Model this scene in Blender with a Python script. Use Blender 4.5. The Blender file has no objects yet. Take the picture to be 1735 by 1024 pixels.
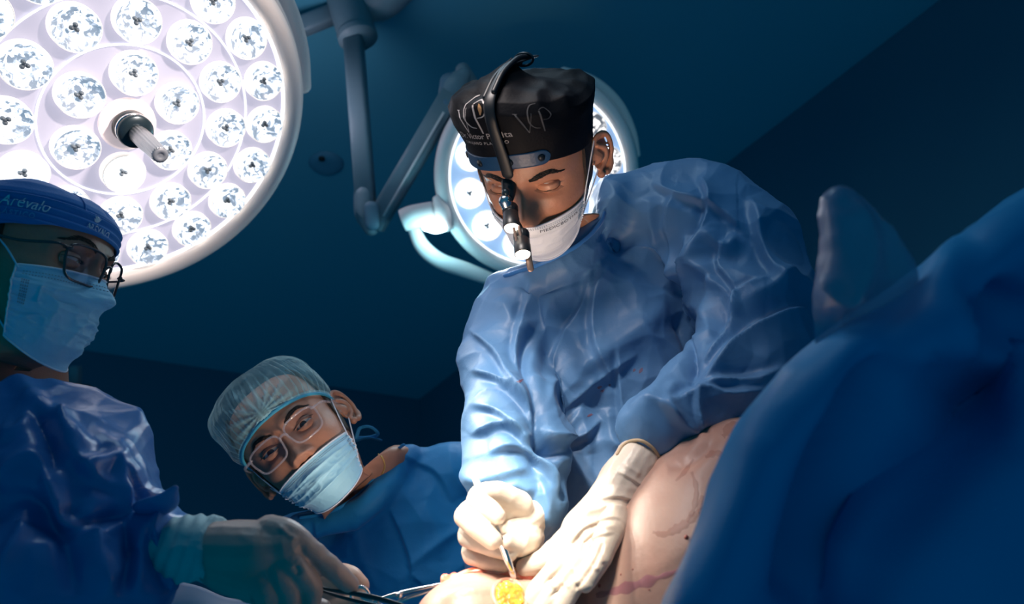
import bpy, math, random
import numpy as np
from mathutils import Vector, Matrix, noise
from mathutils.bvhtree import BVHTree

random.seed(7)
RNG = np.random.RandomState(11)
SC = bpy.context.scene
COL = SC.collection
W, H, F = 1735.0, 1024.0, 1157.0

# ------------------------------------------------------------------ camera
def _n(v):
    v = np.asarray(v, float)
    return v / np.linalg.norm(v)

_p, _r = math.radians(30.0), math.radians(-8.2)
UPC = np.array([math.sin(_r) * math.cos(_p), math.cos(_r) * math.cos(_p), -math.sin(_p)])
def _k(x, y):
    return np.array([x - W / 2, -(y - H / 2), -F])
_nA = np.cross(_k(170, 598), _k(710, 677))
XC = _n(np.cross(_nA, UPC))
if XC[0] < 0:
    XC = -XC
YC = np.cross(UPC, XC)
ROT = np.array([XC, YC, UPC])            # world <- camera directions
CAM = np.array([0.0, 0.0, 1.12])

def cdir(v):                              # camera-frame direction (right, up, towards viewer) -> world
    return ROT @ np.asarray(v, float)

def P(px, py, d):                         # a place seen at that pixel, d metres deep
    return CAM + ROT @ (_k(px, py) * (d / F))

def to_px(co):                            # world points -> pixels and depth
    c = (co - CAM) @ ROT
    d = -c[:, 2]
    return W / 2 + F * c[:, 0] / d, H / 2 - F * c[:, 1] / d, d

cd = bpy.data.cameras.new('camera')
cam = bpy.data.objects.new('camera', cd)
COL.objects.link(cam)
cd.sensor_width = 36.0
cd.lens = 36.0 * F / W
cd.clip_start = 0.02
m4 = Matrix([[*(ROT[:, 0]), 0], [0] * 4, [0] * 4, [0, 0, 0, 1]])
m4 = Matrix.Identity(4)
for i in range(3):
    for j in range(3):
        m4[i][j] = ROT[i, j]
    m4[i][3] = CAM[i]
cam.matrix_world = m4
cd.dof.use_dof = True
cd.dof.focus_distance = 1.0
cd.dof.aperture_fstop = 3.2
SC.camera = cam

# ------------------------------------------------------------------ light
SC.view_settings.view_transform = 'Standard'
SC.view_settings.look = 'None'
SC.view_settings.gamma = 1.0
SC.view_settings.exposure = 0.0
wd = bpy.data.worlds.new('world')
SC.world = wd
wd.use_nodes = True
wd.node_tree.nodes['Background'].inputs['Color'].default_value = (0.0, 0.20, 0.36, 1)
wd.node_tree.nodes['Background'].inputs['Strength'].default_value = 0.5

def lamp_light(name, kind, loc, target, energy, color, size=0.1, angle=30, blend=0.6, shape='DISK'):
    l = bpy.data.lights.new(name, kind)
    l.energy = energy
    l.color = color
    if kind == 'AREA':
        l.shape = shape
        l.size = size
        l.spread = math.radians(angle)
    else:
        l.shadow_soft_size = size
    if kind == 'SPOT':
        l.spot_size = math.radians(angle)
        l.spot_blend = blend
    o = bpy.data.objects.new(name, l)
    COL.objects.link(o)
    o.location = loc
    if target is not None:
        o.rotation_euler = (Vector(target) - Vector(loc)).to_track_quat('-Z', 'Y').to_euler()
    return o

FIELD = P(890, 930, 0.80)
LAMP1 = P(214, 208, 1.20)
LAMP2 = P(912, 300, 1.85)
def beams(center, nrm, radius, target, n, energy, col, soft, ang, out=0.03):
    nrm = _n(nrm)
    u = _n(np.cross(nrm, (0.3, 0.1, 1)))
    v_ = np.cross(nrm, u)
    for k in range(n):
        a = 2 * math.pi * k / n + 0.4
        c = center + nrm * out + radius * (math.cos(a) * u + math.sin(a) * v_)
        lamp_light('lamp_beam', 'SPOT', c, target, energy / n, col, soft, ang, 1.0)
beams(LAMP1, cdir((0.70, -0.54, 0.47)), 0.18, FIELD, 6, 90, (1.0, 0.90, 0.76), 0.035, 24)
LAMP3 = CAM + cdir((-0.32, 0.95, -0.45))      # a third operating lamp above the viewer, outside the picture
beams(LAMP3, FIELD - LAMP3, 0.14, P(866, 925, 0.79), 5, 270, (1.0, 0.88, 0.72), 0.03, 13)
beams(LAMP3, FIELD - LAMP3, 0.14, P(955, 720, 0.98), 4, 50, (1.0, 0.88, 0.86), 0.05, 31)
beams(LAMP3, FIELD - LAMP3, 0.14, P(975, 830, 0.98), 3, 46, (1.0, 0.90, 0.80), 0.03, 17)
lamp_light('fill_light', 'AREA', CAM + cdir((0.9, 0.9, -0.5)), LAMP1, 1.1, (1.0, 0.82, 0.72), 0.15, 18)  # added warm fill without a fixture, brightens the near lamp's housing
lamp_light('ceiling_glow_fill', 'POINT', P(470, 150, 1.75), None, 1.6, (0.9, 0.82, 1.0), 0.1)  # added point light for the pale ceiling glow beside the near lamp
lamp_light('fill_light', 'AREA', P(700, 1180, 0.60), P(930, 330, 1.0), 0.17, (1.0, 0.70, 0.50), 0.12, 40)  # added warm fill from below, stands in for field bounce on the surgeon's face
lamp_light('fill_light', 'AREA', P(735, 935, 0.88), P(500, 745, 1.15), 0.10, (1.0, 0.74, 0.56), 0.06, 60)  # added warm fill standing in for field bounce on the assistant's face
beams(LAMP2, cdir((0.10, -0.22, 0.97)), 0.19, P(960, 640, 0.95), 5, 34, (0.88, 0.94, 1.0), 0.04, 60)
lamp_light('fill_light', 'AREA', P(700, -700, 1.1), P(1000, 520, 1.1), 1.9, (0.62, 0.84, 1.0), 0.5, 130)  # unseen overhead area light, added as soft cool fill

# ------------------------------------------------------------------ materials
def mat(name, col, rough=0.5, metal=0.0, spec=0.5, emit=None, estr=0.0, alpha=1.0, sss=0.0, sheen=0.0,
        bump=0.0, bscale=60.0, var=0.0, vscale=8.0, col2=None, trans=0.0, coat=0.0, crease=0.0, cscale=14.0, double=False):
    m = bpy.data.materials.new(name)
    m.use_nodes = True
    nt = m.node_tree
    b = nt.nodes['Principled BSDF']
    I = b.inputs
    I['Base Color'].default_value = (*col, 1)
    I['Roughness'].default_value = rough
    I['Metallic'].default_value = metal
    I['Specular IOR Level'].default_value = spec
    I['Alpha'].default_value = alpha
    I['Transmission Weight'].default_value = trans
    I['Coat Weight'].default_value = coat
    if sss:
        I['Subsurface Weight'].default_value = sss
        I['Subsurface Radius'].default_value = (0.012, 0.005, 0.003)
        I['Subsurface Scale'].default_value = 1.0
    if sheen:
        I['Sheen Weight'].default_value = sheen
        I['Sheen Roughness'].default_value = 0.4
    if emit is not None:
        I['Emission Color'].default_value = (*emit, 1)
        I['Emission Strength'].default_value = estr
    tc = nt.nodes.new('ShaderNodeTexCoord')
    if var > 0 or col2 is not None:
        nz = nt.nodes.new('ShaderNodeTexNoise')
        nz.inputs['Scale'].default_value = vscale
        nz.inputs['Detail'].default_value = 4
        mx = nt.nodes.new('ShaderNodeMix')
        mx.data_type = 'RGBA'
        c2 = col2 if col2 is not None else tuple(c * (1 - var) for c in col)
        mx.inputs[6].default_value = (*col, 1)
        mx.inputs[7].default_value = (*c2, 1)
        rp = nt.nodes.new('ShaderNodeMapRange')
        rp.inputs[1].default_value = 0.42
        rp.inputs[2].default_value = 0.62
        nt.links.new(tc.outputs['Object'], nz.inputs['Vector'])
        nt.links.new(nz.outputs['Fac'], rp.inputs[0])
        nt.links.new(rp.outputs[0], mx.inputs[0])
        nt.links.new(mx.outputs[2], I['Base Color'])
    last = None
    if bump > 0:
        nz = nt.nodes.new('ShaderNodeTexNoise')
        nz.inputs['Scale'].default_value = bscale
        nz.inputs['Detail'].default_value = 5
        bp = nt.nodes.new('ShaderNodeBump')
        bp.inputs['Strength'].default_value = bump
        bp.inputs['Distance'].default_value = 0.002
        nt.links.new(tc.outputs['Object'], nz.inputs['Vector'])
        nt.links.new(nz.outputs['Fac'], bp.inputs['Height'])
        last = bp
    if crease > 0:
        # fine sharp creases: ridged noise
        nz = nt.nodes.new('ShaderNodeTexNoise')
        nz.noise_type = 'RIDGED_MULTIFRACTAL'
        nz.inputs['Scale'].default_value = cscale
        nz.inputs['Detail'].default_value = 3
        nz.inputs['Distortion'].default_value = 0.7
        bp = nt.nodes.new('ShaderNodeBump')
        bp.inputs['Strength'].default_value = crease
        bp.inputs['Distance'].default_value = 0.004
        nt.links.new(tc.outputs['Object'], nz.inputs['Vector'])
        nt.links.new(nz.outputs['Fac'], bp.inputs['Height'])
        if last:
            nt.links.new(last.outputs['Normal'], bp.inputs['Normal'])
        last = bp
    if last:
        nt.links.new(last.outputs['Normal'], I['Normal'])
    return m

M = {}
M['wall'] = mat('wall_paint', (0.020, 0.15, 0.235), 0.8, bump=0.2, bscale=200)
M['ceil'] = mat('ceiling_paint', (0.07, 0.34, 0.46), 0.75, bump=0.15, bscale=220)
M['gown'] = mat('gown_blue', (0.110, 0.255, 0.475), 0.48, spec=0.5, sheen=0.05, bump=0.12, bscale=320, crease=0.45, cscale=7, var=0.12, vscale=5)
M['gown_b'] = mat('gown_bright_blue', (0.010, 0.20, 0.46), 0.6, spec=0.3, sheen=0.15, bump=0.15, bscale=320, crease=0.15, cscale=8)
M['gown_c'] = mat('gown_deep_blue', (0.030, 0.15, 0.40), 0.34, spec=0.6, sheen=0.0, bump=0.1, bscale=320, crease=0.2, cscale=9)
M['drape'] = mat('drape_blue', (0.008, 0.24, 0.52), 0.5, spec=0.3, sheen=0.0, bump=0.05, bscale=200)
M['film'] = mat('clear_film', (0.26, 0.33, 0.50), 0.3, spec=0.7, alpha=0.58)
M['hem'] = mat('hem_blue', (0.05, 0.22, 0.55), 0.5, sheen=0.2)
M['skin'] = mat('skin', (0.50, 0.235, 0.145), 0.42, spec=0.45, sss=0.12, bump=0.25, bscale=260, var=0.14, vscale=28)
M['skin_d'] = mat('skin_darker_tan', (0.42, 0.21, 0.14), 0.42, spec=0.45, sss=0.12, bump=0.25, bscale=260, var=0.14, vscale=28)  # slightly darker skin for the assistant and the man at the left
M['brow'] = mat('dark_hair', (0.012, 0.008, 0.006), 0.6, bump=0.8, bscale=500)
M['sclera'] = mat('eye_white', (0.62, 0.58, 0.55), 0.2, coat=0.6)
M['iris'] = mat('iris_brown', (0.035, 0.016, 0.008), 0.15, coat=1.0)
M['pupil'] = mat('pupil', (0.003, 0.003, 0.003), 0.1, coat=1.0)
M['mask_w'] = mat('mask_white', (0.72, 0.76, 0.82), 0.7, sheen=0.2, bump=0.15, bscale=400)
M['mask_b'] = mat('mask_light_blue', (0.30, 0.62, 0.82), 0.6, sheen=0.2, bump=0.15, bscale=400)
M['trim_w'] = mat('mask_edge', (0.75, 0.80, 0.90), 0.7)
M['stitch'] = mat('stitch', (0.25, 0.35, 0.45), 0.8)
M['print'] = mat('mask_print', (0.10, 0.11, 0.13), 0.8)
M['cap_k'] = mat('cap_black', (0.003, 0.003, 0.005), 0.6, spec=0.18, crease=0.35, cscale=16, bump=0.2, bscale=300)
M['cap_b'] = mat('cap_blue', (0.003, 0.16, 0.48), 0.75, sheen=0.2, bump=0.25, bscale=350, crease=0.2, cscale=10)
M['silver_print'] = mat('silver_print', (0.50, 0.44, 0.42), 0.4)
M['grey_print'] = mat('grey_print', (0.10, 0.09, 0.09), 0.5)
M['gold_print'] = mat('gold_print', (0.50, 0.27, 0.12), 0.4)
M['white_thread'] = mat('white_thread', (0.62, 0.72, 0.82), 0.6)
M['blue_thread'] = mat('blue_thread', (0.05, 0.33, 0.60), 0.6)
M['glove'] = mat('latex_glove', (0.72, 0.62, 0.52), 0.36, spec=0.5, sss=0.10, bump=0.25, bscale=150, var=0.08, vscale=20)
M['glove_g'] = mat('latex_glove_shaded', (0.34, 0.28, 0.26), 0.42, spec=0.5, sss=0.05, bump=0.2, bscale=150, var=0.10, vscale=16)  # glove latex darkened in colour to stand for the shade on the left man's hand
M['cuff'] = mat('knit_cuff', (0.26, 0.42, 0.46), 0.8, bump=0.3, bscale=300)
M['patient'] = mat('patient_skin', (0.56, 0.36, 0.29), 0.36, spec=0.4, sss=0.15, bump=0.15, bscale=180, col2=(0.49, 0.27, 0.21), vscale=9)
M['fat'] = mat('fat_tissue', (0.85, 0.52, 0.06), 0.2, coat=0.6, col2=(0.65, 0.20, 0.04), vscale=90, bump=0.8, bscale=120)
M['tissue'] = mat('red_tissue', (0.72, 0.22, 0.12), 0.2, coat=0.6, col2=(0.5, 0.05, 0.03), vscale=90)
M['blood'] = mat('dry_blood', (0.36, 0.09, 0.07), 0.4)
M['house'] = mat('lamp_housing', (0.84, 0.78, 0.75), 0.45, spec=0.4)
M['arm'] = mat('lamp_arm', (0.17, 0.26, 0.30), 0.45, spec=0.4)
M['arm_d'] = mat('lamp_arm_joint', (0.10, 0.20, 0.27), 0.5)
M['panel'] = mat('lamp_panel', (0.20, 0.20, 0.24), 0.4, emit=(0.80, 0.77, 0.98), estr=0.56, spec=0.5)
M['panel2'] = mat('lamp_panel_blue', (0.45, 0.60, 0.80), 0.3, emit=(0.42, 0.62, 1.0), estr=0.42, spec=0.5)
M['ringline'] = mat('panel_ring', (0.9, 0.9, 0.9), 0.3, emit=(0.95, 0.97, 1.0), estr=1.6)
M['rim_lens'] = mat('lens_rim', (0.9, 0.88, 0.86), 0.3, emit=(1.0, 0.92, 0.82), estr=0.62)
M['chrome'] = mat('chrome', (0.75, 0.76, 0.78), 0.14, metal=1.0)
M['steel'] = mat('steel', (0.62, 0.64, 0.68), 0.22, metal=1.0)
M['dark_metal'] = mat('dark_metal', (0.015, 0.03, 0.04), 0.3, metal=0.4)
M['grey_end'] = mat('handle_end', (0.16, 0.18, 0.21), 0.5)
M['plate'] = mat('handle_plate', (0.80, 0.70, 0.70), 0.5, emit=(1.0, 0.80, 0.80), estr=0.35)  # no light source: emission stands in for pinkish light bounced onto the plate
M['grip'] = mat('handle_grip', (0.40, 0.40, 0.42), 0.38, metal=0.9)
M['black'] = mat('black_plastic', (0.008, 0.010, 0.013), 0.42, spec=0.5)
M['leather'] = mat('blue_leather', (0.012, 0.055, 0.13), 0.4, spec=0.5, bump=0.2, bscale=200)
M['copper'] = mat('copper_clip', (0.45, 0.30, 0.24), 0.35, metal=0.7)
M['headled'] = mat('headlamp_led', (1, 0.95, 0.85), 0.3, emit=(1.0, 0.90, 0.74), estr=6.0)
M['sideled'] = mat('side_led', (0.8, 0.95, 1), 0.3, emit=(0.72, 0.93, 1.0), estr=6.0)
M['frame_k'] = mat('frame_dark', (0.025, 0.02, 0.025), 0.2, spec=0.6, coat=0.5)
M['frame_c'] = mat('frame_clear', (0.55, 0.50, 0.55), 0.12, spec=0.8, alpha=0.35, coat=0.8)
M['gold'] = mat('gold_chain', (0.75, 0.48, 0.16), 0.3, metal=1.0)
M['vent'] = mat('vent_plate', (0.06, 0.23, 0.34), 0.6)
M['pen'] = mat('pen_grip', (0.75, 0.74, 0.70), 0.4)
M['white_cloth'] = mat('white_sheet', (0.45, 0.50, 0.62), 0.7, crease=0.2)

def glass(name, tint, a=0.12):
    m = bpy.data.materials.new(name)
    m.use_nodes = True
    nt = m.node_tree
    nt.nodes.remove(nt.nodes['Principled BSDF'])
    out = nt.nodes['Material Output']
    t = nt.nodes.new('ShaderNodeBsdfTransparent')
    t.inputs['Color'].default_value = (*tint, 1)
    g = nt.nodes.new('ShaderNodeBsdfGlossy')
    g.inputs['Roughness'].default_value = 0.03
    fa = nt.nodes.new('ShaderNodeLayerWeight')
    fa.inputs['Blend'].default_value = 0.25
    fr = nt.nodes.new('ShaderNodeMath')
    fr.operation = 'MULTIPLY_ADD'
    fr.inputs[1].default_value = 0.22
    fr.inputs[2].default_value = 0.02
    nt.links.new(fa.outputs['Facing'], fr.inputs[0])
    mx = nt.nodes.new('ShaderNodeMixShader')
    nt.links.new(fr.outputs[0], mx.inputs[0])
    nt.links.new(t.outputs[0], mx.inputs[1])
    nt.links.new(g.outputs[0], mx.inputs[2])
    nt.links.new(mx.outputs[0], out.inputs['Surface'])
    return m
M['lens'] = glass('spectacle_lens', (0.92, 0.93, 0.95))

def lens_mat(name, base, hot, cool):
    """LED reflector cup: faceted pattern of bright facets, cool reflections."""
    m = bpy.data.materials.new(name)
    m.use_nodes = True
    nt = m.node_tree
    b = nt.nodes['Principled BSDF']
    b.inputs['Base Color'].default_value = (0.15, 0.16, 0.18, 1)
    b.inputs['Roughness'].default_value = 0.25
    tc = nt.nodes.new('ShaderNodeTexCoord')
    oi = nt.nodes.new('ShaderNodeObjectInfo')
    ad = nt.nodes.new('ShaderNodeVectorMath')
    ad.operation = 'ADD'
    vo = nt.nodes.new('ShaderNodeTexVoronoi')
    vo.inputs['Scale'].default_value = 120
    nz = nt.nodes.new('ShaderNodeTexNoise')
    nz.inputs['Scale'].default_value = 60
    nz.inputs['Detail'].default_value = 3
    nz.inputs['Distortion'].default_value = 1.5
    sc = nt.nodes.new('ShaderNodeVectorMath')
    sc.operation = 'SCALE'
    sc.inputs['Scale'].default_value = 3.0
    nt.links.new(oi.outputs['Random'], sc.inputs[0])
    nt.links.new(tc.outputs['Object'], ad.inputs[0])
    nt.links.new(sc.outputs[0], ad.inputs[1])
    nt.links.new(ad.outputs[0], vo.inputs['Vector'])
    nt.links.new(ad.outputs[0], nz.inputs['Vector'])
    mu = nt.nodes.new('ShaderNodeMath')
    mu.operation = 'MULTIPLY_ADD'
    mu.inputs[1].default_value = 0.35
    nt.links.new(vo.outputs['Color'], mu.inputs[0])
    nt.links.new(nz.outputs['Fac'], mu.inputs[2])
    rp = nt.nodes.new('ShaderNodeValToRGB')
    e = rp.color_ramp.elements
    e[0].position = 0.56
    e[0].color = (*cool, 1)
    e[1].position = 0.74
    e[1].color = (*hot, 1)
    x = rp.color_ramp.elements.new(0.65)
    x.color = (*base, 1)
    nt.links.new(mu.outputs[0], rp.inputs[0])
    nt.links.new(rp.outputs[0], b.inputs['Emission Color'])
    b.inputs['Emission Strength'].default_value = 1.0
    return m
M['led'] = lens_mat('led_reflector', (0.70, 0.82, 0.98), (2.2, 2.2, 2.2), (0.20, 0.29, 0.40))
M['led2'] = lens_mat('led_reflector_hot', (2.2, 2.4, 2.6), (3.2, 3.2, 3.2), (1.2, 1.6, 2.0))
M['led3'] = lens_mat('led_reflector_dim', (0.42, 0.42, 0.44), (2.0, 1.9, 1.8), (0.10, 0.11, 0.13))
M['core'] = mat('led_core', (0.10, 0.13, 0.16), 0.5)

# bouffant net: pale translucent pleats
def net_mat():
    m = bpy.data.materials.new('bouffant_net')
    m.use_nodes = True
    nt = m.node_tree
    b = nt.nodes['Principled BSDF']
    b.inputs['Base Color'].default_value = (0.32, 0.66, 0.74, 1)
    b.inputs['Roughness'].default_value = 0.6
    b.inputs['Sheen Weight'].default_value = 0.3
    tc = nt.nodes.new('ShaderNodeTexCoord')
    nz = nt.nodes.new('ShaderNodeTexNoise')
    nz.noise_type = 'RIDGED_MULTIFRACTAL'
    nz.inputs['Scale'].default_value = 22
    nz.inputs['Detail'].default_value = 2
    nz.inputs['Distortion'].default_value = 0.8
    at = nt.nodes.new('ShaderNodeAttribute')
    at.attribute_name = 'pleat'
    mr = nt.nodes.new('ShaderNodeMapRange')
    mr.inputs[1].default_value = 0.45
    mr.inputs[2].default_value = 0.95
    mr.inputs[3].default_value = 0.0
    mr.inputs[4].default_value = 0.22
    ad = nt.nodes.new('ShaderNodeMath')
    ad.operation = 'ADD'
    nt.links.new(tc.outputs['Object'], nz.inputs['Vector'])
    nt.links.new(nz.outputs['Fac'], mr.inputs[0])
    nt.links.new(mr.outputs[0], ad.inputs[0])
    nt.links.new(at.outputs['Fac'], ad.inputs[1])
    nt.links.new(ad.outputs[0], b.inputs['Alpha'])
    return m
M['net'] = net_mat()

# ------------------------------------------------------------------ mesh tools
class MB:
    def __init__(s):
        s.v = []
        s.f = []
        s.m = []
        s.n = 0
    def add(s, v, f, mi=0):
        v = np.asarray(v, float).reshape(-1, 3)
        s.v.append(v)
        k = s.n
        s.f += [tuple(i + k for i in q) for q in f]
        s.m += [mi] * len(f)
        s.n += len(v)
        return s
    def grid(s, g, closed_u=False, closed_v=False, mi=0, capu=False):
        """g: (nu, nv, 3)"""
        g = np.asarray(g, float)
        nu, nv = g.shape[:2]
        f = []
        for i in range(nu if closed_u else nu - 1):
            for j in range(nv if closed_v else nv - 1):
                a, b = i, (i + 1) % nu
                c, d = j, (j + 1) % nv
                f.append((a * nv + c, a * nv + d, b * nv + d, b * nv + c))
        if capu:
            f.append(tuple(range(nv)))
            f.append(tuple((nu - 1) * nv + j for j in reversed(range(nv))))
        return s.add(g.reshape(-1, 3), f, mi)
    def tube(s, pts, rad, n=16, sub=6, flat=1.0, ref=None, ends='round', mi=0, closed=False):
        """Tapered tube through pts. rad: a radius or a list; flat: thickness of the second axis."""
        pts = [np.asarray(p, float) for p in pts]
        if np.isscalar(rad):
            rad = [rad] * len(pts)
        rad = list(rad)
        fl = [flat] * len(pts) if np.isscalar(flat) else list(flat)
        c, rr, ff = spline(pts, sub, closed), spline1(rad, sub, closed), spline1(fl, sub, closed)
        if not closed and ends == 'round':
            d0, d1 = _n(c[0] - c[1]), _n(c[-1] - c[-2])
            A, B = [], []
            for k in range(1, 5):
                t = k / 4 * math.pi / 2
                A.append((c[0] + d0 * rr[0] * math.sin(t) * 0.9, rr[0] * max(math.cos(t), 0.02), ff[0]))
                B.append((c[-1] + d1 * rr[-1] * math.sin(t) * 0.9, rr[-1] * max(math.cos(t), 0.02), ff[-1]))
            c = [a[0] for a in reversed(A)] + list(c) + [b[0] for b in B]
            rr = [a[1] for a in reversed(A)] + list(rr) + [b[1] for b in B]
            ff = [a[2] for a in reversed(A)] + list(ff) + [b[2] for b in B]
        c = np.array(c)
        N = len(c)
        t = np.zeros_like(c)
        for i in range(N):
            if closed:
                t[i] = _n(c[(i + 1) % N] - c[i - 1])
            else:
                t[i] = _n(c[min(i + 1, N - 1)] - c[max(i - 1, 0)])
        if ref is None:
            ref0 = np.array([0.13, 0.21, 1.0]) if abs(t[0][2]) < 0.9 else np.array([1.0, 0.1, 0])
            u = _n(np.cross(t[0], ref0))
            us = []
            for i in range(N):
                u = _n(u - t[i] * (u @ t[i]))
                us.append(u)
        else:
            us = [_n(np.asarray(ref, float) - t[i] * (np.asarray(ref, float) @ t[i])) for i in range(N)]
        g = np.zeros((N, n, 3))
        for i in range(N):
            v = np.cross(t[i], us[i])
            for j in range(n):
                a = 2 * math.pi * j / n
                g[i, j] = c[i] + rr[i] * (math.cos(a) * us[i] + math.sin(a) * v * ff[i])
        return s.grid(g, closed_v=True, closed_u=closed, mi=mi, capu=not closed)
    def ball(s, c, r, n=20, axes=None, mi=0):
        r = np.array([r] * 3 if np.isscalar(r) else r, float)
        A = np.eye(3) if axes is None else np.array(axes, float)
        g = np.zeros((n, n * 2, 3))
        for i in range(n):
            th = math.pi * (i + 0.02) / (n - 0.96)
            for j in range(2 * n):
                ph = math.pi * j / n
                p = np.array([math.sin(th) * math.cos(ph), math.sin(th) * math.sin(ph), math.cos(th)]) * r
                g[i, j] = np.asarray(c) + p @ A
        return s.grid(g, closed_v=True, mi=mi, capu=True)
    def box(s, c, size, axes=None, mi=0):
        A = np.eye(3) if axes is None else np.array(axes, float)
        h = np.array(size) / 2
        v = [np.asarray(c) + (np.array([x, y, z]) * h) @ A for x in (-1, 1) for y in (-1, 1) for z in (-1, 1)]
        return s.add(v, [(0, 1, 3, 2), (4, 6, 7, 5), (0, 4, 5, 1), (2, 3, 7, 6), (0, 2, 6, 4), (1, 5, 7, 3)], mi)
    def lathe(s, prof, n=48, mi=0, loop=False, cap0=True):
        """prof: (r, z) list about the local Z axis"""
        g = np.zeros((len(prof), n, 3))
        for i, (r, z) in enumerate(prof):
            for j in range(n):
                a = 2 * math.pi * j / n
                g[i, j] = (r * math.cos(a), r * math.sin(a), z)
        if loop:
            return s.grid(g, closed_v=True, closed_u=True, mi=mi)
        s.grid(g, closed_v=True, mi=mi, capu=True)
        if not cap0:
            s.f.pop(-2)
            s.m.pop(-2)
        return s
    def xf(s, R=None, T=None):
        for i in range(len(s.v)):
            if R is not None:
                s.v[i] = s.v[i] @ np.asarray(R).T
            if T is not None:
                s.v[i] = s.v[i] + np.asarray(T)
        return s
    def mesh(s, name):
        me = bpy.data.meshes.new(name)
        me.from_pydata(np.concatenate(s.v).tolist(), [], s.f)
        me.polygons.foreach_set('material_index', s.m)
        me.update()
        return me
    def build(s, name, mats, parent=None, origin=None, smooth=True, bevel=0.0, fix=True):
        o_ = np.array([0, 0, 0.0]) if origin is None else np.asarray(origin, float)
        if parent is not None and origin is None:
            o_ = org(parent)
        for i in range(len(s.v)):
            s.v[i] = s.v[i] - o_
        me = s.mesh(name)
        if fix:
            fixn(me)
        return finish(name, me, mats, parent, o_ if parent is None else None, smooth, bevel)

ORG = {}
def org(o):
    while o.parent is not None:
        o = o.parent
    return ORG.get(o.name, np.zeros(3))

def fixn(me):
    import bmesh
    bm = bmesh.new()
    bm.from_mesh(me)
    bmesh.ops.recalc_face_normals(bm, faces=bm.faces)
    bm.to_mesh(me)
    bm.free()

def finish(name, me, mats, parent, loc=None, smooth=True, bevel=0.0):
    if not isinstance(mats, (list, tuple)):
        mats = [mats]
    for m in mats:
        me.materials.append(M[m] if isinstance(m, str) else m)
    if smooth:
        me.polygons.foreach_set('use_smooth', [True] * len(me.polygons))
    o = bpy.data.objects.new(name, me)
    COL.objects.link(o)
    if parent is not None:
        o.parent = parent
    if loc is not None:
        o.location = loc
    if bevel:
        b = o.modifiers.new('bevel', 'BEVEL')
        b.width = bevel
        b.segments = 2
        b.limit_method = 'ANGLE'
    return o

def spline(pts, sub, closed=False):
    pts = np.array(pts, float)
    N = len(pts)
    if N < 3 or sub < 2:
        if N == 2 and sub >= 2:
            return [pts[0] + (pts[1] - pts[0]) * k / sub for k in range(sub + 1)]
        return list(pts)
    out = []
    for i in range(N if closed else N - 1):
        if closed:
            p0, p1, p2, p3 = pts[i - 1], pts[i], pts[(i + 1) % N], pts[(i + 2) % N]
        else:
            p1, p2 = pts[i], pts[i + 1]
            p0 = pts[i - 1] if i > 0 else 2 * p1 - p2
            p3 = pts[i + 2] if i < N - 2 else 2 * p2 - p1
        for k in range(sub):
            t = k / sub
            out.append(0.5 * ((2 * p1) + (-p0 + p2) * t + (2 * p0 - 5 * p1 + 4 * p2 - p3) * t * t + (-p0 + 3 * p1 - 3 * p2 + p3) * t ** 3))
    if not closed:
        out.append(pts[-1])
    return out

def spline1(v, sub, closed=False):
    return [float(max(x[0], 1e-5)) for x in spline([[a, 0, 0] for a in v], sub, closed)]

def remeshed(mb, voxel, smooth=4, subdiv=0, shrink=True):
    me = mb.mesh('tmp')
    fixn(me)
    o = bpy.data.objects.new('tmp', me)
    COL.objects.link(o)
    r = o.modifiers.new('r', 'REMESH')
    r.mode = 'VOXEL'
    r.voxel_size = voxel
    if smooth:
        s = o.modifiers.new('s', 'SMOOTH')
        s.factor = 0.5
        s.iterations = smooth
    if subdiv:
        q = o.modifiers.new('q', 'SUBSURF')
        q.levels = subdiv
        q.render_levels = subdiv
    dg = bpy.context.evaluated_depsgraph_get()
    me2 = bpy.data.meshes.new_from_object(o.evaluated_get(dg))
    bpy.data.objects.remove(o)
    return me2

def getv(me):
    a = np.zeros(len(me.vertices) * 3)
    me.vertices.foreach_get('co', a)
    return a.reshape(-1, 3)

def getn(me):
    a = np.zeros(len(me.vertices) * 3)
    me.vertices.foreach_get('normal', a)
    return a.reshape(-1, 3)

def setv(me, v):
    me.vertices.foreach_set('co', v.ravel())
    me.update()

# ------- numpy value noise (fast, for cloth)
_perm = RNG.rand(64, 64, 64)
def vnoise(p):
    i = np.floor(p).astype(int)
    f = p - i
    f = f * f * (3 - 2 * f)
    o = 0
    for dx in (0, 1):
        for dy in (0, 1):
            for dz in (0, 1):
                w = (f[:, 0] if dx else 1 - f[:, 0]) * (f[:, 1] if dy else 1 - f[:, 1]) * (f[:, 2] if dz else 1 - f[:, 2])
                o = o + w * _perm[(i[:, 0] + dx) & 63, (i[:, 1] + dy) & 63, (i[:, 2] + dz) & 63]
    return o * 2 - 1

def ridged(p):
    return 1 - np.abs(vnoise(p)) * 2

def crumple(co, scale=9.0, amp=0.006, stretch=None, seed=0.0, octaves=3):
    q = co.copy() + seed
    if stretch is not None:
        d, k = _n(stretch[0]), stretch[1]          # lengthen features along d
        q = q - np.outer(q @ d, d) * (1 - 1 / k)
    w = np.stack([vnoise(q * scale * 0.7 + 3.1), vnoise(q * scale * 0.7 + 17.7), vnoise(q * scale * 0.7 + 41.3)], 1)
    q = q * scale + w * 0.55
    o = np.zeros(len(co))
    a = 1.0
    for k in range(octaves):
        o += a * (1.3 * ridged(q * (1.9 ** k) + 11.3 * k))
        a *= 0.45
    return (o - 0.4) * amp

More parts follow.
